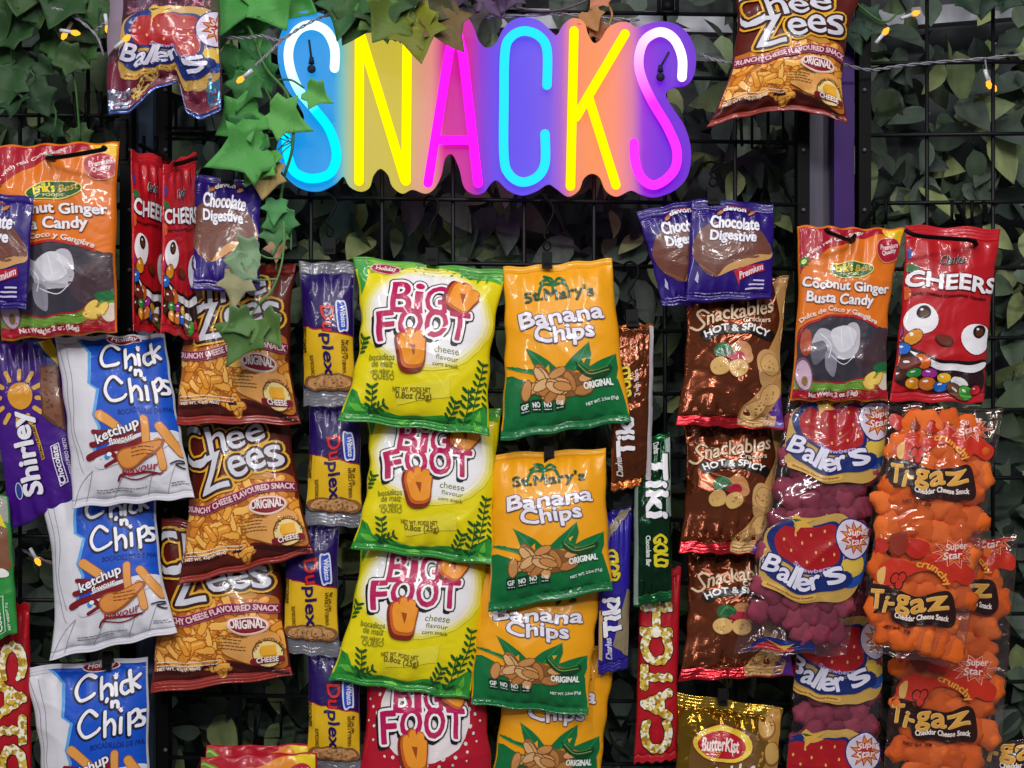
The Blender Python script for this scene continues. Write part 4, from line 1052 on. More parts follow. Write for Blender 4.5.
vx = np.concatenate([Vt[:, 0], Vt[:, 0], po[:, 0], po[:, 0]])
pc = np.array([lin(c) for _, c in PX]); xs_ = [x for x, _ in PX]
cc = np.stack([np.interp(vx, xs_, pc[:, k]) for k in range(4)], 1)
ca = bo.data.color_attributes.new('panel_glow', 'FLOAT_COLOR', 'POINT'); ca.data.foreach_set('color', cc.astype(np.float32).ravel())
LET = [('#00c4ff', [[(334.5, 68), (334.5, 48), (326, 31), (311, 25), (297, 31), (289, 48), (290, 68), (299, 90), (315, 110), (328, 127), (335, 145), (336, 160), (329, 174), (311, 178.5), (295, 172), (288, 156), (286, 138)]], True, 'cyan curved tube letter S'),
       ('#ffe000', [[(359.5, 34), (359, 181)], [(361, 36), (405, 180)], [(407, 47), (406, 181)]], False, 'yellow tube letter N'),
       ('#ff14d8', [[(455, 32), (449, 52), (428, 183)], [(457, 30), (463, 55), (478, 183)], [(438, 140), (470, 140)]], False, 'magenta tube letter A'),
       ('#20b4ff', [[(547, 85), (547, 50), (539, 36), (524, 31), (511, 37), (505, 52), (504, 100), (504, 156), (509, 174), (522, 182), (537, 177), (545, 163), (545, 134)]], True, 'light blue tube letter C'),
       ('#ffd000', [[(574, 31), (570.5, 186)], [(625, 34), (576, 117)], [(589, 99), (616, 185)]], False, 'yellow tube letter K'),
       ('#e628ff', [[(682, 77), (682, 57), (674, 39), (660, 32), (645, 40), (639, 57), (641, 76), (652, 101), (668, 128), (677, 152), (673, 172), (655, 185), (641, 177), (635, 160), (634, 143)]], True, 'violet curved tube letter S')]
for col, strokes, sm, lab in LET:
    mb = MB()
    for k, s in enumerate(strokes):
        q = spline(s, 8) if sm else np.array(s)
        if not sm and len(s) == 2: q = np.array([np.array(s[0]) + (np.array(s[1]) - np.array(s[0])) * f for f in np.linspace(0, 1, 12)])
        P = np.array([at(x, y, YB - .0075) for x, y in q])
        mb.tube(P, .0046, n=14)
        for e in (P[0], P[-1]): mb.ball(e, .0046, 0, 14, 8)
    o = mb.build('neon_tube', M(col, 'glow'), sign); o['label'] = lab
    if col in GRAD:
        P0 = np.array([at(x, y, YB - .0075) for x, y in spline(strokes[0], 8)]); Vv = np.concatenate(mb.V)
        f = np.argmin(((Vv[:, None] - P0[None]) ** 2).sum(2), 1) / len(P0)
        a0, a1, wc = GRAD[col]
        m_ = np.clip((f - a0) / (a1 - a0), 0, 1)[:, None]
        cc = np.array(lin(wc)) * (1 - m_) + np.array(lin(col)) * m_
        at_ = o.data.color_attributes.new('tube_colour', 'FLOAT_COLOR', 'POINT'); at_.data.foreach_set('color', cc.astype(np.float32).ravel())
for (x, y), (xe, ye) in (((311.5, 69), (309, 40)), ((660.5, 77), (669, 52))):
    mb = MB(); P = [at(x, y, YB - .0005), at(x, y, YB - .008)]
    mb.tube(P, .0042, n=14); mb.ball(P[1], (.0042, .002, .0042)); mb.tube([at(x, y - 5, YB - .004), at(x, y - 12, YB - .004)], [.003, .002], n=8)
    f = mb.build('fixing_knob', M('#1c2230', 'black'), sign)
    mb = MB(); mb.tube([at(x + (xe - x) * q_, y - 10 + (ye - y + 10) * q_, YB - .004 + .0025 * q_) for q_ in (0, .5, 1)], .0011); mb.build('hanging_wire', M('#1c2230', 'black'), f)
for px, s in ((307, 1), (668, 1)):
    mb = MB(); mb.tube([at(px - 9, 0, -.0075), at(px - 9, 12, -.006), at(px - 5, 12, -.016), at(px + 5, 12, -.016), at(px + 9, 12, -.006), at(px + 9, 0, -.0075)], .002); mb.box(at(px, 6, -.011), (.012, .006, .012)); mb.build('mounting_bracket', BLK, sign)

# ------------------------------------------------------------------ hooks and clips
CG = 'black clips hanging on wire S-hooks'
def hookclip(px, py, L, y, label, hook=True, w=12, h=17):
    """S-hook from the grid wire with a small bulldog clip biting the bag at (px,py)"""
    r = root('hanging_clip', label, 'clip', at(px, py - L, y), CG)
    if hook:
        top = py - L
        pts = [(-8, 9, .0), (-7, 2, -.2), (-1, 0, -.4), (5, 4, -.6), (6, 12, -.7), (1, 22, -.8), (-3, 29, -.9), (-1, 35, -1)]
        sc = (L - 18) / 35
        P = spline([at(px + dx, top + dy * sc, -.006 + (y + .006) * min(1, -q)) for dx, dy, q in pts], 5)
        mb = MB(); mb.tube(P, .0011, n=7); mb.build('wire_hook', BLK, r)
        mb = MB(); cy = py - 12
        mb.tube([at(px + 3.6 * math.cos(a), cy + 4.6 * math.sin(a), y + .0015 * math.cos(a)) for a in np.linspace(0, 6.283, 14, endpoint=False)], .0009, closed=True, n=6); mb.build('swivel_ring', BLK, r)
    mb = MB(); c = at(px, py + h / 2 - 6, y)
    for sg in (-1, 1):
        c2, s2 = math.cos(.22 * sg), math.sin(.22 * sg); R_ = np.array([[1, 0, 0], [0, c2, -s2], [0, s2, c2]])
        mb.box(c + np.array([0, .0035 * sg, 0]), (w / 1000, .0016, h / 1000), 0, R_)
    mb.tube([c + np.array([-w / 2000, 0, .001]), c + np.array([w / 2000, 0, .001])], .0032, n=10)
    mb.box(c + np.array([0, -.0052, -.004]), (w * .7 / 1000, .001, .003))
    mb.build('clip_jaw', BLK, r, False)
    return r
hookclip(330, 244, 48, -.029, 'hanging clip holding the topmost round biscuit sleeve')
hookclip(432, 254, 58, -.031, 'hanging clip holding the topmost yellow bag with magenta lettering')
hookclip(547, 258, 58, -.031, 'hanging clip holding the topmost orange banana chip bag', w=10)
hookclip(632, 316, 54, -.029, 'hanging clip holding the brown and gold chocolate bar')
hookclip(713, 194, 32, -.038, 'hanging clip holding the overlapping pair of purple biscuit packets')
hookclip(228, 176, 32, -.031, 'hanging clip holding the purple biscuit packet behind the ivy')
hookclip(549, 452, 10, -.031, 'clip at the top of the second orange banana chip bag', False, 10)
hookclip(108, 658, 10, -.033, 'clip at the top of the lowest blue and white chip bag', False, 9)
hookclip(722, 694, 10, -.033, 'clip on the gold crinkled top of the cracker bag', False, 9)

PG = 'long wire peg hooks on the grids'
def peg(pts, label, px0, py0):
    r = root('peg_hook', label, 'peg hook', at(px0, py0, 0), PG)
    mb = MB(); mb.tube(spline([at(*p) for p in pts], 5), .0021, n=8); mb.build('peg_wire', BLK, r)
    mb = MB(); mb.tube([at(px0 - 6, py0 - 4, -.0055), at(px0 - 6, py0 + 20, -.004), at(px0 + 6, py0 + 20, -.004), at(px0 + 6, py0 - 4, -.0055)], .0017, n=7); mb.build('back_plate', BLK, r)
    return r
peg([(52, 118, -.004), (50, 152, -.045), (51, 158, -.075), (101, 150, -.112), (103, 147, -.114)], 'black peg through the orange sweet pouch beside the red packets', 45, 118)
peg([(878, 205, -.004), (853, 238, -.06), (849, 240, -.075), (830, 233, -.105), (826, 229, -.106)], 'black peg through the orange sweet pouch beside the red candy bag', 880, 204)
peg([(958, 205, -.004), (975, 242, -.060), (969, 240, -.075), (920, 236, -.105), (905, 230, -.106)], 'black peg through the red candy coated chocolate bag with eyes', 958, 204)
peg([(985, 205, -.004), (986, 215, -.02), (985, 222, -.03)], 'empty peg stub above the top corner of the red candy bag', 978, 204)
peg([(140, 145, -.004), (165, 158, -.04), (176, 164, -.07), (196, 158, -.10)], 'black peg through the two red candy packets', 150, 140)
def wirebox(x0, y0, x1, y1, y, label, prongs=()):
    r = root('hook_bracket', label, 'hook bracket', at((x0 + x1) / 2, y0, y), 'rectangular wire hook brackets on the grids')
    mb = MB(); mb.tube([at(x0, y0, y), at(x1, y0, y), at(x1, y1, y), at(x0, y1, y)], .0016, n=7, closed=True); mb.build('wire_loop', BLK, r)
    for p in prongs:
        mb = MB(); mb.tube(spline([at(*q) for q in p], 4) if len(p) > 2 else [at(*q) for q in p], .0016, n=7); mb.build('prong', BLK, r)
    return r
wirebox(86, 92, 101, 127, -.008, 'wire bracket hanging between the ivy and the orange sweet pouch', [[(74, 92, -.006), (76, 122, -.012), (84, 128, -.016)]])
wirebox(104, 120, 127, 160, -.012, 'wire bracket at the top corner of the orange sweet pouch beside the red packets')
wirebox(166, 128, 206, 139, -.014, 'wire bracket under the foil packet of red fruit snacks', [[(176, 100, -.006), (176, 130, -.012)], [(196, 100, -.006), (196, 130, -.012)]])
wirebox(752, 108, 783, 148, -.010, 'wire bracket below the brown bag at the top', [[(740, 104, -.006), (742, 146, -.012)], [(768, 104, -.006), (768, 150, -.02)]])
wirebox(255, 702, 281, 738, -.010, 'wire bracket hanging above the red fruit pouch at the bottom', [[(262, 700, -.006), (254, 745, -.02)]])

# ------------------------------------------------------------------ the bags
def puffs(col, rad, name, m, seed, stretch=1.0, dens=1.0):
    def fill(r, b):
        rr = random.Random(seed)
        st = rad * 2.0
        nx, ny = max(2, round(b.W / st * 1.25)), max(2, round(b.H / st * 1.2 / stretch ** .5))
        base = []
        for k in range(3):      # three lumpy shapes, then copies
            mb = MB(); mb.ball((0, 0, 0), 1, 0, 18, 12)
            V = np.concatenate(mb.V); V *= (1 + .16 * np.sin(V[:, [0]] * 4 + k) * np.cos(V[:, [2]] * 5 + k * 2) + .07 * np.sin(V[:, [1]] * 9 + V[:, [2]] * 8 + k))
            me = bpy.data.meshes.new(name); me.from_pydata((V * rad * np.array([1, .72, stretch])).tolist(), [], mb.F); me.materials.append(M(col[k], 'puff'))
            me.polygons.foreach_set('use_smooth', [True] * len(me.polygons)); base.append(me)
        bw = np.array(parent_world(r)); cnt = 0
        for j in range(ny):
            for i in range(nx):
                S = (i + .5 + (.5 if j % 2 else 0) * .6 + rr.uniform(-.15, .15)) / (nx + .3); T = .05 + .9 * (j + .5 + rr.uniform(-.2, .2)) / ny
                if S > .89 or S < .10: continue
                p0, p1 = b.pos(np.array(S), np.array(T), 1), b.pos(np.array(S), np.array(T), -1)
                th = np.linalg.norm(p0 - p1)
                sc = min(1.0, (th - .001) / (rad * .72 * 2))
                if sc < .35: continue
                o = bpy.data.objects.new(name, base[cnt % 3]); COL.objects.link(o); o.parent = r
                o.location = Vector((p0 + p1) / 2 - bw); o.scale = (1.12, sc, 1.12)
                o.rotation_euler = (0, rr.uniform(0, 6.28), 0); cnt += 1
    return fill
S_ = ('top_seal', 'bottom_seal')

# yellow / red corn snack bags
dB, dR = d_bigfoot(), d_bigfoot(True)
g = 'corn snack bags with magenta lettering hung in one column'
bag('snack_bag', 'yellow corn snack bag with magenta letters, topmost of its column under a clip', 'snack bag', Bag([(352, 257), (507, 271), (490, 436), (337, 420)], (-.030, -.056), .020, .008, (.10, .05), (.07, .05), .0011, 3), dB, g)
bag('snack_bag', 'middle yellow corn snack bag with magenta letters, between two yellow bags', 'snack bag', Bag([(364, 402), (502, 408), (494, 566), (350, 548)], (-.022, -.048), .018, .007, (.08, .03), (.05, .05), .0012, 5), dB, g)
bag('snack_bag', 'lowest yellow corn snack bag with magenta letters, directly above the red one', 'snack bag', Bag([(362, 528), (488, 534), (469, 700), (328, 680)], (-.018, -.044), .019, .006, (.06, -.02), (.05, .05), .0011, 7), dB, g)
bag('snack_bag', 'red spicy corn snack bag with magenta letters at the foot of the yellow bags', 'snack bag', Bag([(368, 650), (484, 655), (502, 830), (350, 826)], (-.016, -.036), .018, .006, (.04, .03), (.05, .05), .0011, 9), dR, g)
# brown cheese snack bags
dZ = d_cheezees()
g = 'brown cheese snack bags with silver script lettering'
bag('snack_bag', 'brown cheese snack bag with silver letters partly covered by hanging ivy leaves', 'snack bag', Bag([(190, 266), (297, 264), (301, 424), (176, 424)], (-.022, -.052), .018, .007, (.0, .08), (.06, .05), .0011, 13), dZ, g)
bag('snack_bag', 'middle brown cheese snack bag beside the blue and white bags, between two brown bags', 'snack bag', Bag([(186, 416), (288, 408), (314, 553), (178, 586)], (-.018, -.050), .018, .006, (.06, .03), (.06, .04), .0010, 14), dZ, g)
bag('snack_bag', 'lowest brown cheese snack bag with a shiny red bottom seal', 'snack bag', Bag([(162, 517), (280, 530), (293, 676), (150, 694)], (-.013, -.041), .018, .006, (.02, .03), (.07, .06), .0012, 15), dZ, g)
bag('snack_bag', 'brown cheese snack bag at the top beside the neon sign, lower corners flared', 'snack bag', Bag([(734, -14), (864, -10), (848, 124), (706, 128)], (-.034, -.060), .022, .008, (.10, .09), (.05, .05), .0018, 16, hem=[(0, 0), (.25, -.07), (.5, -.12), (.7, -.10), (1, 0)]), dZ, g)
# blue and white chip bags
dC = d_chick()
g = 'blue and white chip bags hung in one column'
bag('snack_bag', 'topmost blue and white chip bag, right of the purple chocolate biscuit packet', 'snack bag', Bag([(54, 337), (165, 334), (195, 498), (73, 508)], (-.028, -.060), .018, .007, (.03, .02), (.04, .04), .0010, 21), dC, g)
bag('snack_bag', 'middle blue and white chip bag, between two blue and white bags', 'snack bag', Bag([(37, 488), (157, 484), (178, 632), (50, 660)], (-.022, -.057), .018, .006, (.08, .06), (.04, .04), .0011, 22), dC, g)
bag('snack_bag', 'lowest blue and white chip bag, its whole top edge in view under a clip', 'snack bag', Bag([(22, 668), (148, 656), (150, 832), (40, 840)], (-.026, -.046), .018, .007, (.08, .0), (.05, .04), .0010, 23), dC, g)
# round biscuit sleeves
dD = d_duplex()
g = 'clear wrapped purple and yellow sandwich biscuit sleeves in one column'
for i, (q, lab) in enumerate((([(299, 262), (355, 262), (357, 406), (303, 406)], 'topmost purple and yellow biscuit sleeve, hanging from a clip'),
                              ([(309, 396), (362, 396), (364, 528), (304, 524)], 'second purple and yellow biscuit sleeve from the top of its column'),
                              ([(285, 516), (340, 512), (340, 658), (282, 652)], 'third purple and yellow biscuit sleeve, beside the lowest brown bag'),
                              ([(307, 640), (362, 642), (362, 776), (306, 772)], 'lowest purple and yellow biscuit sleeve, above the red fruit pouch'))):
    bag('biscuit_packet', lab, 'biscuit packet', Bag(q, (-.026 + .003 * i, -.040 + .003 * i), .012, .007, (.04, .04), (.10, .10), .0010, 30 + i), dD, g, ns=36, body='wrapper')
# banana chip bags
dS = d_stmary()
g = 'orange and green banana chip bags'
bag('snack_bag', 'topmost orange and green banana chip bag, hanging from a clip under the sign', 'snack bag', Bag([(503, 268), (612, 259), (631, 421), (500, 441)], (-.030, -.054), .017, .007, (.03, .02), (.04, .05), .0009, 41), dS, g)
bag('snack_bag', 'second orange and green banana chip bag, above a shiny green bottom seal', 'snack bag', Bag([(493, 454), (606, 448), (613, 590), (488, 613)], (-.030, -.056), .017, .007, (.01, .02), (.04, .06), .0010, 42), dS, g)
bag('snack_bag', 'third orange and green banana chip bag, in front of the lowest one', 'snack bag', Bag([(482, 566), (604, 572), (588, 716), (471, 704)], (-.022, -.046), .017, .006, (-.01, .02), (.04, .05), .0011, 43), dS, g)
bag('snack_bag', 'lowest orange and green banana chip bag, mostly covered by the one above', 'snack bag', Bag([(500, 640), (618, 648), (600, 796), (486, 800)], (-.013, -.026), .014, .005, (.06, .03), (.04, .05), .0010, 44), dS, g)
# purple chocolate biscuit packets
dG = d_digestive()
g = 'purple packets picturing a bitten chocolate biscuit'
bag('biscuit_packet', 'purple chocolate biscuit packet tilted behind its twin below the neon sign', 'biscuit packet', Bag([(636, 211), (716, 196), (742, 300), (662, 307)], (-.030, -.036), .006, .003, (.02, .02), (.10, .06), .0008, 51), dG, g)
bag('biscuit_packet', 'purple chocolate biscuit packet in front of its tilted twin, under a clip', 'biscuit packet', Bag([(692, 199), (774, 204), (772, 299), (686, 302)], (-.040, -.054), .008, .003, (.0, .0), (.10, .06), .0009, 52), dG, g)
bag('biscuit_packet', 'purple chocolate biscuit packet behind the red candy packets and ivy leaf', 'biscuit packet', Bag([(188, 175), (262, 180), (260, 291), (188, 290)], (-.033, -.062), .006, .003, (.0, .02), (.06, .06), .0007, 53), dG, g)
bag('biscuit_packet', 'purple chocolate biscuit packet in front of the orange pouch at the photo edge', 'biscuit packet', Bag([(-58, 187), (33, 197), (27, 310), (-62, 304)], (-.078, -.084), .006, .003, (.0, .0), (.06, .06), .0007, 54), dG, g)
# sweet pouches
dP = d_ginger()
g = 'orange coconut ginger sweet pouches'
bag('sweet_pouch', 'orange coconut ginger sweet pouch beside the two red candy packets', 'sweet pouch', Bag([(-14, 146), (119, 142), (118, 332), (2, 341)], (-.052, -.062), .011, .006, (.02, .02), (.0, .0), .0012, 61, flat=.5), dP, g, seals=(None, None))
bag('sweet_pouch', 'orange coconut ginger sweet pouch with purple reflections beside the red candy bag with eyes', 'sweet pouch', Bag([(797, 226), (905, 229), (888, 401), (789, 401)], (-.052, -.062), .011, .006, (.04, .08), (.0, .0), .0014, 62, flat=.5), dP, g, seals=(None, None))
# red candy bags
dK = d_cheers()
g = 'red bags of candy coated chocolate'
bag('candy_bag', 'wide red candy bag showing two white eyes, beside the orange pouch', 'candy bag', Bag([(905, 225), (1001, 229), (984, 403), (889, 401)], (-.056, -.068), .011, .006, (.04, .03), (.07, .05), .0011, 71), dK, g)
bag('candy_bag', 'narrow red candy packet seen edge on, beside the orange pouch', 'candy bag', Bag([(130, 150), (168, 158), (163, 333), (132, 331)], (-.068, -.030, -.040, -.078), .004, .003, (.03, .03), (.06, .04), .0009, 72), dK, g, ns=36)
bag('candy_bag', 'narrow red candy packet seen edge on, beside the purple biscuit packet', 'candy bag', Bag([(162, 166), (196, 152), (198, 341), (161, 332)], (-.082, -.044, -.054, -.096), .004, .003, (.02, .08), (.06, .04), .0009, 73), dK, g, ns=36)
# large purple chocolate biscuit pack and its green sister
bag('biscuit_packet', 'purple chocolate biscuit pack with an orange sun, left of the blue and white bag', 'biscuit packet', Bag([(-16, 346), (57, 337), (81, 498), (11, 530)], (-.016, -.028), .008, .005, (.02, .02), (.0, .0), .0008, 81, flat=.35), d_shirley(), None, seals=(None, None), body='wrapper')
bag('biscuit_packet', 'green coconut biscuit pack cut by the photo edge, above the popcorn bar', 'biscuit packet', Bag([(-62, 480), (9, 497), (18, 632), (-52, 660)], (-.040, -.052), .008, .005, (.0, .0), (.0, .0), .0007, 82, flat=.35), d_coco(), None, seals=(None, None), body='wrapper')
# chocolate bars
bag('chocolate_bar', 'brown and gold wrapped chocolate bar hanging from a clip', 'chocolate bar', Bag([(612, 325), (654, 324), (651, 484), (611, 492)], (-.030, -.040), .010, .005, (.0, .0), (.04, .05), .0007, 83, flat=.4), d_tiki('gold'), None, ns=32, body='wrapper')
bag('chocolate_bar', 'blue wrapped chocolate bar between the banana chip bags and the green bar', 'chocolate bar', Bag([(599, 514), (632, 506), (628, 668), (598, 675)], (-.022, -.032), .009, .005, (.0, .0), (.04, .06), .0007, 84, flat=.4), d_tiki('blue'), None, ns=32, body='wrapper')
bag('chocolate_bar', 'green wrapped chocolate bar above the tall red popcorn bar', 'chocolate bar', Bag([(634, 438), (670, 433), (672, 600), (633, 607)], (-.026, -.046), .010, .005, (.0, .0), (.04, .06), .0008, 85, flat=.4), d_tiki('green'), None, ns=32, body='wrapper')
g = 'red bars with popcorn lettering'
bag('chocolate_bar', 'tall red bar with popcorn lettering below the green chocolate bar', 'chocolate bar', Bag([(640, 570), (681, 567), (677, 760), (634, 764)], (-.022, -.034), .009, .005, (.02, .02), (.04, .04), .0007, 86, flat=.4), d_catch(), g, ns=32, body='wrapper')
bag('chocolate_bar', 'red bar with popcorn lettering below the green biscuit pack', 'chocolate bar', Bag([(-15, 609), (30, 602), (33, 800), (-12, 803)], (-.024, -.036), .009, .005, (.02, .02), (.04, .04), .0007, 87, flat=.4), d_catch(True), g, ns=32, body='wrapper')
# cracker bags
dN = d_snack()
g = 'copper foil cracker bags in one column'
bag('cracker_bag', 'topmost copper cracker bag, directly under the purple biscuit packets', 'cracker bag', Bag([(685, 284), (790, 276), (785, 430), (675, 425)], (-.022, -.050), .016, .007, (.05, .06), (.05, .07), .0032, 91), dN, g)
bag('cracker_bag', 'middle copper cracker bag, between two copper bags', 'cracker bag', Bag([(682, 418), (786, 418), (768, 555), (678, 553)], (-.018, -.046), .016, .006, (.06, .02), (.05, .09), .0034, 92), dN, g)
bag('cracker_bag', 'lowest copper cracker bag, its corner covered by the clear strawberry puff bag', 'cracker bag', Bag([(685, 545), (782, 543), (795, 676), (678, 681)], (-.015, -.040), .014, .006, (.06, .04), (.05, .09), .0034, 93), dN, g)
bag('cracker_bag', 'gold cracker bag with a red oval badge at the bottom of the rack', 'cracker bag', Bag([(676, 692), (783, 708), (779, 840), (670, 838)], (-.030, -.046), .016, .007, (.03, .03), (.08, .06), .0034, 94), d_snack(True), None)
# clear bags of strawberry puffs
PK = ['#8a3248', '#7a2a40', '#933a4e']
g = 'clear bags of pink strawberry puffs'
bag('puff_bag', 'long clear bag of pink strawberry puffs hanging below the orange pouch', 'puff bag', Bag([(789, 385), (892, 385), (846, 656), (734, 652)], (-.042, -.066), .014, .010, (.02, -.04), (.03, .03), .0012, 101), d_ballers(0), g, contents=puffs(PK, .0105, 'strawberry_puff', None, 1))
bag('puff_bag', 'clear bag of pink strawberry puffs hanging behind the long one', 'puff bag', Bag([(800, 545), (882, 545), (884, 800), (782, 800)], (-.012, -.030), .012, .009, (.02, .0), (.03, .03), .0012, 102), d_ballers(1), g, contents=puffs(PK, .0105, 'strawberry_puff', None, 2))
bag('puff_bag', 'crumpled foil bag of red fruit puffs at the top among the ivy', 'puff bag', Bag([(116, -60), (214, -70), (222, 121), (108, 112)], (-.062, -.078), .016, .008, (-.04, -.02), (.03, .08), .0032, 103, hem=[(0, .02), (.18, .0), (.4, -.13), (.62, -.20), (.68, -.03), (.8, .01), (1, -.06)]), d_ballers(2), g)
# clear bags of orange puffs
OP = ['#e0641c', '#e8702a', '#d25a16']
g = 'clear bags of orange cheese puffs'
bag('puff_bag', 'long clear bag of orange cheese puffs below the red candy bag', 'puff bag', Bag([(888, 402), (1004, 409), (962, 668), (862, 651)], (-.062, -.082), .014, .010, (.0, .0), (.04, .03), .0012, 111), d_tigaz(0), g, contents=puffs(OP, .0115, 'cheese_puff', None, 3, 1.35))
bag('puff_bag', 'clear bag of orange cheese puffs behind and below the long one', 'puff bag', Bag([(905, 535), (1019, 535), (997, 800), (880, 796)], (-.014, -.036), .013, .010, (.0, .0), (.04, .03), .0012, 112), d_tigaz(1), g, contents=puffs(OP, .0115, 'cheese_puff', None, 4, 1.35))
bag('puff_bag', 'clear bag of orange cheese puffs, only its brown logo corner in view', 'puff bag', Bag([(958, 738), (1080, 742), (1080, 990), (955, 985)], (-.014, -.022), .006, .004, (.0, .0), (.04, .03), .0008, 113), d_tigaz(2), g)
# fruit pouches at the bottom
dM = d_mango()
g = 'red and yellow fruit pouches at the bottom of the rack'
bag('sweet_pouch', 'red fruit pouch with a yellow corner in front of its twin at the bottom', 'sweet pouch', Bag([(201, 757), (317, 752), (320, 880), (196, 880)], (-.048, -.056), .009, .005, (.0, .0), (.0, .0), .0009, 121, flat=.5), dM, g, seals=(None, None))
bag('sweet_pouch', 'red fruit pouch with a yellow corner, its top rising behind its twin', 'sweet pouch', Bag([(206, 746), (315, 744), (318, 872), (200, 872)], (-.028, -.036), .007, .004, (.0, .0), (.0, .0), .0009, 122, flat=.5), dM, g, seals=(None, None))

# ------------------------------------------------------------------ ivy
def ivy_mesh(seed, lobes=5):
    r = random.Random(seed)
    P = [(0, 0), (.22, .10), (.46, .02), (.42, -.24), (.62, -.46), (.34, -.56), (.20, -.74), (0, -1.08)]
    P = [(x * r.uniform(.9, 1.1), y * r.uniform(.92, 1.06)) for x, y in P]
    full = P + [(-x * r.uniform(.85, 1.1), y) for x, y in P[-2:0:-1]]
    V, T = refine(np.array(full), tessellate_polygon([[Vector((x, y, 0)) for x, y in full]]), .16)
    a, b, c = r.uniform(.1, .35), r.uniform(-.25, .1), r.uniform(0, 6)
    Y = -a * np.abs(V[:, 0]) + b * V[:, 1] ** 2 + .04 * np.sin(V[:, 0] * 7 + c) + .03 * np.sin(V[:, 1] * 9 + c)
    top = np.stack([V[:, 0], Y - .006, V[:, 1]], 1); bot = np.stack([V[:, 0], Y + .006, V[:, 1]], 1)
    e1, e2 = top[T[:, 1]] - top[T[:, 0]], top[T[:, 2]] - top[T[:, 0]]
    fl = np.cross(e1, e2)[:, 1] > 0; T[fl] = T[fl][:, ::-1]
    cnt = {}
    for t in T:
        for q in ((t[0], t[1]), (t[1], t[2]), (t[2], t[0])): cnt.setdefault((min(q), max(q)), []).append(q)
    nV = len(V); F = T.tolist() + (T[:, ::-1] + nV).tolist()
    for k, q in cnt.items():
        if len(q) == 1: a_, b_ = q[0]; F.append([b_, a_, a_ + nV, b_ + nV])
    return np.concatenate([top, bot]), F
rnd = random.Random(23)
IV = [ivy_mesh(i) for i in range(4)]
IVM = {}
def ivyleaf(parent, px, py, size, ang, col, y, yaw=0, tilt=0):
    """leaf whose stalk end is at (px,py); ang 0 hangs down, positive turns the tip to the photo's left"""
    k = (rnd.randrange(4), col)
    if k not in IVM:
        V, F = IV[k[0]]
        me = bpy.data.meshes.new('ivy_leaf'); me.from_pydata(V.tolist(), [], F); me.materials.append(M(col, 'leaf')); me.polygons.foreach_set('use_smooth', [True] * len(me.polygons)); IVM[k] = me
    o = bpy.data.objects.new('ivy_leaf', IVM[k]); COL.objects.link(o); o.parent = parent
    o.location = Vector(at(px, py, y)) - parent_world(parent); o.scale = [size / 1000] * 3
    o.rotation_euler = (tilt, math.radians(ang), yaw)
    return o
def stem(parent, pts, r=.0011, col='#3f6a34'):
    mb = MB(); mb.tube(spline([at(*p) for p in pts], 6), r, n=7); return mb.build('stem', M(col, 'leaf'), parent)
DK = ['#2a4a28', '#34582c', '#223e24', '#4a7a3a', '#386030']
r1 = root('ivy_vine', 'dense dark green ivy vine over the corner beside the foil bag', 'ivy', at(50, 0, -.02), 'artificial ivy vines')
stem(r1, [(-20, 20, -.02), (40, 8, -.03), (100, 12, -.02), (118, -10, -.02)]); stem(r1, [(30, 70, -.03), (46, 92, -.035), (56, 115, -.03), (52, 140, -.025)]); stem(r1, [(72, 70, -.03), (76, 90, -.03), (80, 140, -.02)])
for px, py, s, a in [(10, 5, 44, 30), (40, -8, 46, -20), (72, -5, 44, 20), (100, -10, 42, -30), (28, 22, 44, 60), (60, 25, 48, -5), (84, 20, 40, -40), (50, 38, 40, -60), (8, 40, 36, 30), (12, 70, 40, 10), (30, 85, 34, -30), (0, -12, 50, 0), (90, 40, 30, 20), (22, -20, 46, 10), (58, 55, 30, -70), (70, 10, 40, 70), (-12, 20, 40, -20), (55, 120, 26, 15), (105, 5, 34, 10), (20, 95, 30, -10), (76, 128, 22, -30), (28, 56, 22, 50), (38, 62, 20, -50)]:
    ivyleaf(r1, px, py, s * 1.05, a, rnd.choice(DK[:3] + ['#35502a']), rnd.uniform(-.045, -.015), rnd.uniform(-.5, .5), rnd.uniform(-.5, .3))
r2 = root('ivy_vine', 'bright green ivy vine hanging beside the cyan letter of the neon sign', 'ivy', at(250, 0, -.02), 'artificial ivy vines')
stem(r2, [(222, -10, -.02), (250, 30, -.03), (266, 68, -.04), (286, 92, -.045), (293, 120, -.045), (292, 150, -.045), (284, 178, -.04), (280, 205, -.04)], .0015)
stem(r2, [(278, 80, -.04), (291, 80, -.045), (304, 88, -.046)]); stem(r2, [(264, 86, -.03), (272, 105, -.035), (268, 120, -.035)])
for e in ((255, 110), (250, 120), (262, 140), (278, 150), (268, 160), (272, 170)): stem(r2, [(292, 142 + rnd.uniform(-3, 3), -.045), ((292 + e[0]) / 2, (142 + e[1]) / 2 - 3, -.046), (e[0], e[1], -.045)], .0006)
BR = ['#3f8a3c', '#4c9646', '#35743a', '#5aa04c']
for px, py, s, a, c in [(232, -8, 52, 15, 0), (262, -12, 50, -30, 1), (225, 12, 46, 10, 2), (250, 14, 40, -10, 3), (282, -6, 44, -60, 0), (268, -18, 50, 20, 2), (240, 50, 34, 20, 2), (258, 60, 36, -20, 2), (262, 40, 34, 40, 2), (250, 76, 34, 20, 2),
                        (258, 112, 46, 60, 1), (270, 112, 40, -66, 3), (264, 146, 54, 66, 1), (268, 150, 42, 30, 3), (262, 130, 44, 60, 2), (307, 90, 27, -62, 3)]:
    ivyleaf(r2, px, py, s, a, BR[c], rnd.uniform(-.062, -.048) if py > 70 else rnd.uniform(-.035, -.01), rnd.uniform(-.3, .3), rnd.uniform(-.35, .2))
ivyleaf(r2, 268, 164, 36, 8, '#a08a54', -.05, .1, -.1)
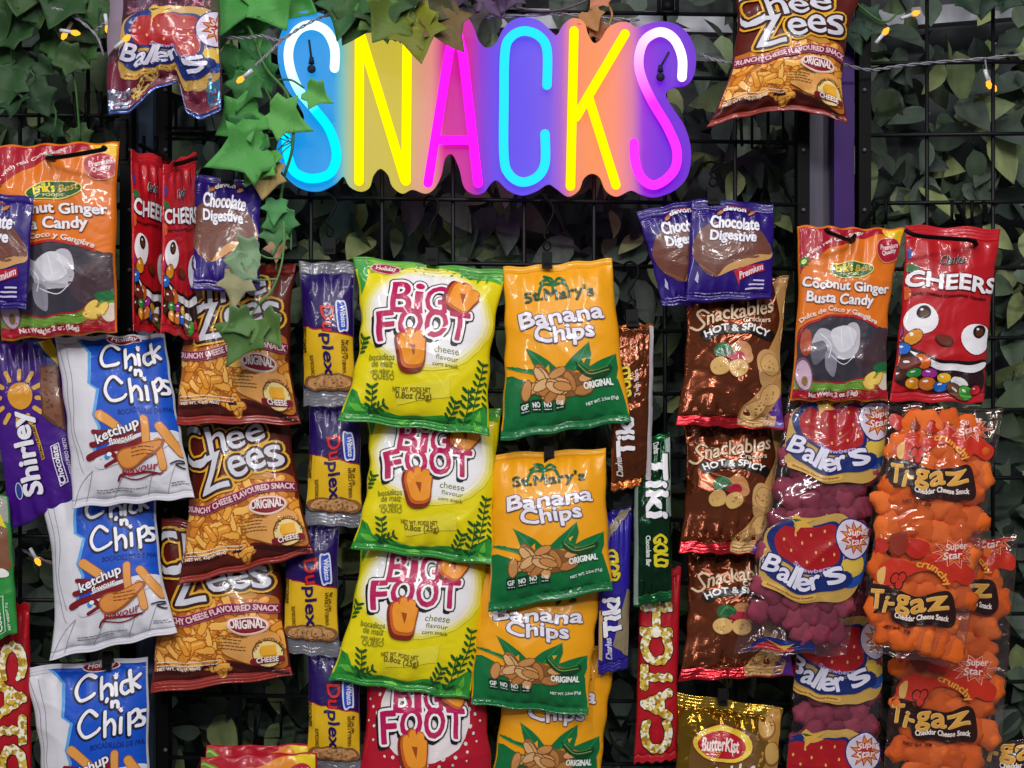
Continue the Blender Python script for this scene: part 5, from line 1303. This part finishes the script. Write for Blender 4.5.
r3 = root('ivy_vine', 'thin ivy strand with pale leaves hanging over the brown cheese snack bag', 'ivy', at(280, 195, -.03), 'artificial ivy vines')
stem(r3, [(280, 196, -.035), (284, 225, -.045), (282, 262, -.07), (272, 290, -.075), (258, 305, -.076)], .001, '#5a8a4a'); stem(r3, [(280, 200, -.035), (290, 222, -.04), (291, 250, -.04)], .0009, '#5a8a4a'); stem(r3, [(276, 205, -.035), (278, 240, -.04), (276, 270, -.04)], .0009, '#5a8a4a')
stem(r3, [(278, 279, -.074), (255, 280, -.077), (238, 280, -.078)], .001, '#6a9a5a'); stem(r3, [(258, 305, -.076), (250, 318, -.078), (246, 325, -.08)], .0009, '#6a9a5a'); stem(r3, [(283, 258, -.065), (268, 258, -.074), (256, 252, -.076)], .0009, '#5a8a4a')
for px, py, s, a, c in [(258, 250, 30, 78, '#7a9a74'), (250, 258, 30, 30, '#7f9a78'), (240, 272, 33, 8, '#93906c'), (252, 320, 46, 24, '#4a6e34'), (262, 318, 36, -40, '#5a7a3e'), (250, 316, 30, 60, '#557a44'), (276, 200, 24, 5, '#4a8a50'), (281, 212, 30, -4, '#3f7a44'), (275, 226, 26, 4, '#4a7a4a'), (278, 240, 22, 0, '#a07a60')]:
    ivyleaf(r3, px, py, s, a, c, -.090 if py > 245 and px < 268 else -.044, rnd.uniform(-.25, .25), rnd.uniform(-.2, .15))
r4 = root('ivy_vine', 'olive ivy sprig draped over the top of the yellow letter of the neon sign', 'ivy', at(390, -5, -.03), 'artificial ivy vines')
stem(r4, [(340, -14, -.03), (375, 4, -.04), (410, 14, -.045), (440, 10, -.04)], .0012, '#4a5a2c')
for px, py, s, a, c in [(352, -10, 50, 10, '#2f5a30'), (366, 6, 44, 30, '#3a5a2c'), (380, -4, 50, -10, '#33502a'), (368, 2, 42, -35, '#4f6e30'), (398, 8, 46, 35, '#5a6e2a'), (410, 12, 44, -20, '#7a7e24'), (416, 20, 48, -10, '#6e7426'), (428, 2, 36, -60, '#4a4a30'), (436, 14, 46, -28, '#6a5632'), (398, 12, 30, -5, '#6e7426'), (436, -10, 36, 10, '#4a3a4a'), (404, -12, 40, 0, '#334a2c')]:
    ivyleaf(r4, px, py, s, a, c, rnd.uniform(-.064, -.048), rnd.uniform(-.3, .3), rnd.uniform(-.35, .1))
r5 = root('ivy_vine', 'curled brown and violet ivy tendril above the letters of the neon sign', 'ivy', at(590, 0, -.012), 'artificial ivy vines')
stem(r5, [(470, -10, -.012), (520, 8, -.012), (560, 10, -.012), (600, -6, -.012)], .0012, '#5a4a52'); stem(r5, [(604, 0, -.012), (612, 14, -.012), (606, 30, -.012), (596, 40, -.012)], .0012, '#b07a50')
for px, py, s, a, c in [(604, -6, 22, 40, '#c07a5c'), (588, 12, 24, -25, '#a8764a'), (594, 24, 20, -30, '#8a5a3a'), (486, -12, 36, -30, '#5a4064'), (462, -16, 34, 20, '#4a3a58'), (512, -16, 32, 20, '#4c3a52'), (470, 6, 30, -10, '#3f3a3a')]:
    ivyleaf(r5, px, py, s, a, c, rnd.uniform(-.018, -.008), rnd.uniform(-.3, .3), rnd.uniform(-.3, .1))
r6 = root('ivy_vine', 'few dark ivy leaves at the top right of the brown bag', 'ivy', at(860, 5, -.02), 'artificial ivy vines')
stem(r6, [(845, -12, -.015), (862, 8, -.02), (885, 22, -.02), (900, 10, -.015)])
for px, py, s, a in [(856, 20, 34, -70), (850, 24, 30, -20), (1010, -10, 30, 30), (960, -12, 34, -30), (985, -8, 30, 10)]:
    ivyleaf(r6, px, py, s, a, '#2c4434' if px < 900 else '#24382a', rnd.uniform(-.02, -.01), rnd.uniform(-.3, .3), rnd.uniform(-.3, .1))

# ------------------------------------------------------------------ string lights
GLOW.update({'#ff9a2c': 2.0})
cordm = M('#c9c9d2:haze'); capm = M('#cfcfd6', 'film')
def lights(label, cords, bulbs, at0):
    r = root('string_lights', label, 'string lights', at(*at0), 'strings of small warm bulbs')
    for c in cords:
        P = spline([at(*p) for p in c], 8)
        mb = MB()
        for ph in (0, math.pi):
            Q = P.copy(); k = np.arange(len(P)) * 1.1 + ph
            Q[:, 1] += .0011 * np.cos(k); Q[:, 2] += .0011 * np.sin(k); mb.tube(Q, .0008, n=6)
        mb.build('cord', M('#85838e', 'film'), r)
    for (x, y, d, a) in bulbs:
        c, s = math.cos(math.radians(a)), math.sin(math.radians(a))
        P = [at(x - 16 * c, y - 16 * s, d), at(x - 4 * c, y - 4 * s, d)]
        mb = MB(); mb.tube(P, .0019, n=8); b = mb.build('bulb_holder', capm, r)
        mb = MB(); mb.tube([at(x - 4 * c, y - 4 * s, d), at(x, y, d), at(x + 4 * c, y + 4 * s, d)], [.0022, .0030, .0012], n=8); mb.build('bulb', M('#ff9a2c', 'glow'), b)
lights('string of small warm bulbs tangled in the dark ivy beside the foil bag', [[(52, 8, -.05), (70, 14, -.05), (95, 34, -.055), (104, 56, -.055)], [(96, 30, -.055), (106, 22, -.058)]], [(76, 33, -.052, 10), (108, 30, -.062, 80), (127, 38, -.10, -40), (64, 36, -.04, 120)], (80, 5, -.05))
lights('string of small warm bulbs crossing the cyan letter of the neon sign', [[(216, 37, -.03), (245, 38, -.04), (262, 36, -.045), (280, 40, -.05), (300, 28, -.046), (322, 17, -.042), (345, 12, -.035)], [(282, 40, -.05), (270, 52, -.062), (255, 66, -.07)]], [(240, 80, -.074, 140)], (250, 30, -.04))
lights('string of small warm bulbs stretched across the grid right of the brown bag', [[(450, 14, -.010), (490, 17, -.008), (560, 14, -.008), (600, 18, -.008), (640, 20, -.008)], [(700, 54, -.012), (715, 60, -.03), (735, 64, -.03)], [(842, 64, -.03), (870, 70, -.02), (900, 66, -.012), (940, 62, -.01), (990, 58, -.01), (1060, 50, -.01)], [(985, 60, -.01), (986, 68, -.01), (988, 76, -.01)]], [(886, 31, -.02, -50), (916, 13, .01, -20), (989, 85, -.012, 75), (994, 88, .03, 60)], (840, 60, -.03))
lights('single warm bulb of a hidden string glowing beside the blue and white bags', [[(20, 548, .02), (34, 556, .01), (60, 566, .02)]], [(38, 562, .0, 60)], (30, 556, .01))

# ------------------------------------------------------------------ light
def area(name, loc, size, power, target, col=(1, 1, 1)):
    L = bpy.data.lights.new(name, 'AREA'); L.shape = 'RECTANGLE'; L.size, L.size_y = size; L.energy = power; L.color = col
    o = bpy.data.objects.new(name, L); COL.objects.link(o); o.location = loc
    o.rotation_euler = (Vector(target) - Vector(loc)).to_track_quat('-Z', 'Y').to_euler()
    return o
area('ceiling_lamp', (.15, -1.5, 3.0), (.07, 1.2), 14, (.45, 0, 1.5), (1, .97, .95))
area('ceiling_lamp', (1.25, -1.9, 3.0), (.07, 1.2), 14, (.6, 0, 1.5), (1, .96, .97))
area('ceiling_lamp', (.6, -3.2, 3.0), (1.2, .08), 29, (.5, 0, 1.4), (1, .98, .96))
area('ceiling_lamp', (-1.4, -2.4, 2.9), (.08, 1.2), 13, (.3, 0, 1.4), (1, .98, .96))
w = bpy.data.worlds.new('room'); SC.world = w; w.use_nodes = True
w.node_tree.nodes['Background'].inputs[0].default_value = (.80, .80, .90, 1); w.node_tree.nodes['Background'].inputs[1].default_value = .15

cam = bpy.data.cameras.new('camera'); co = bpy.data.objects.new('camera', cam); COL.objects.link(co)
co.location = (X0, -D0, ZC); co.rotation_euler = (math.pi / 2, 0, 0)
cam.sensor_width = 36; cam.lens = 36 * D0 / 1.024; cam.clip_start = .05
SC.camera = co
vs = SC.view_settings
vs.view_transform = 'Standard'; vs.look = 'None'; vs.gamma = 1; vs.use_curve_mapping = False; vs.exposure = 0.10
SC.cycles.transparent_max_bounces = 16; SC.cycles.max_bounces = 8
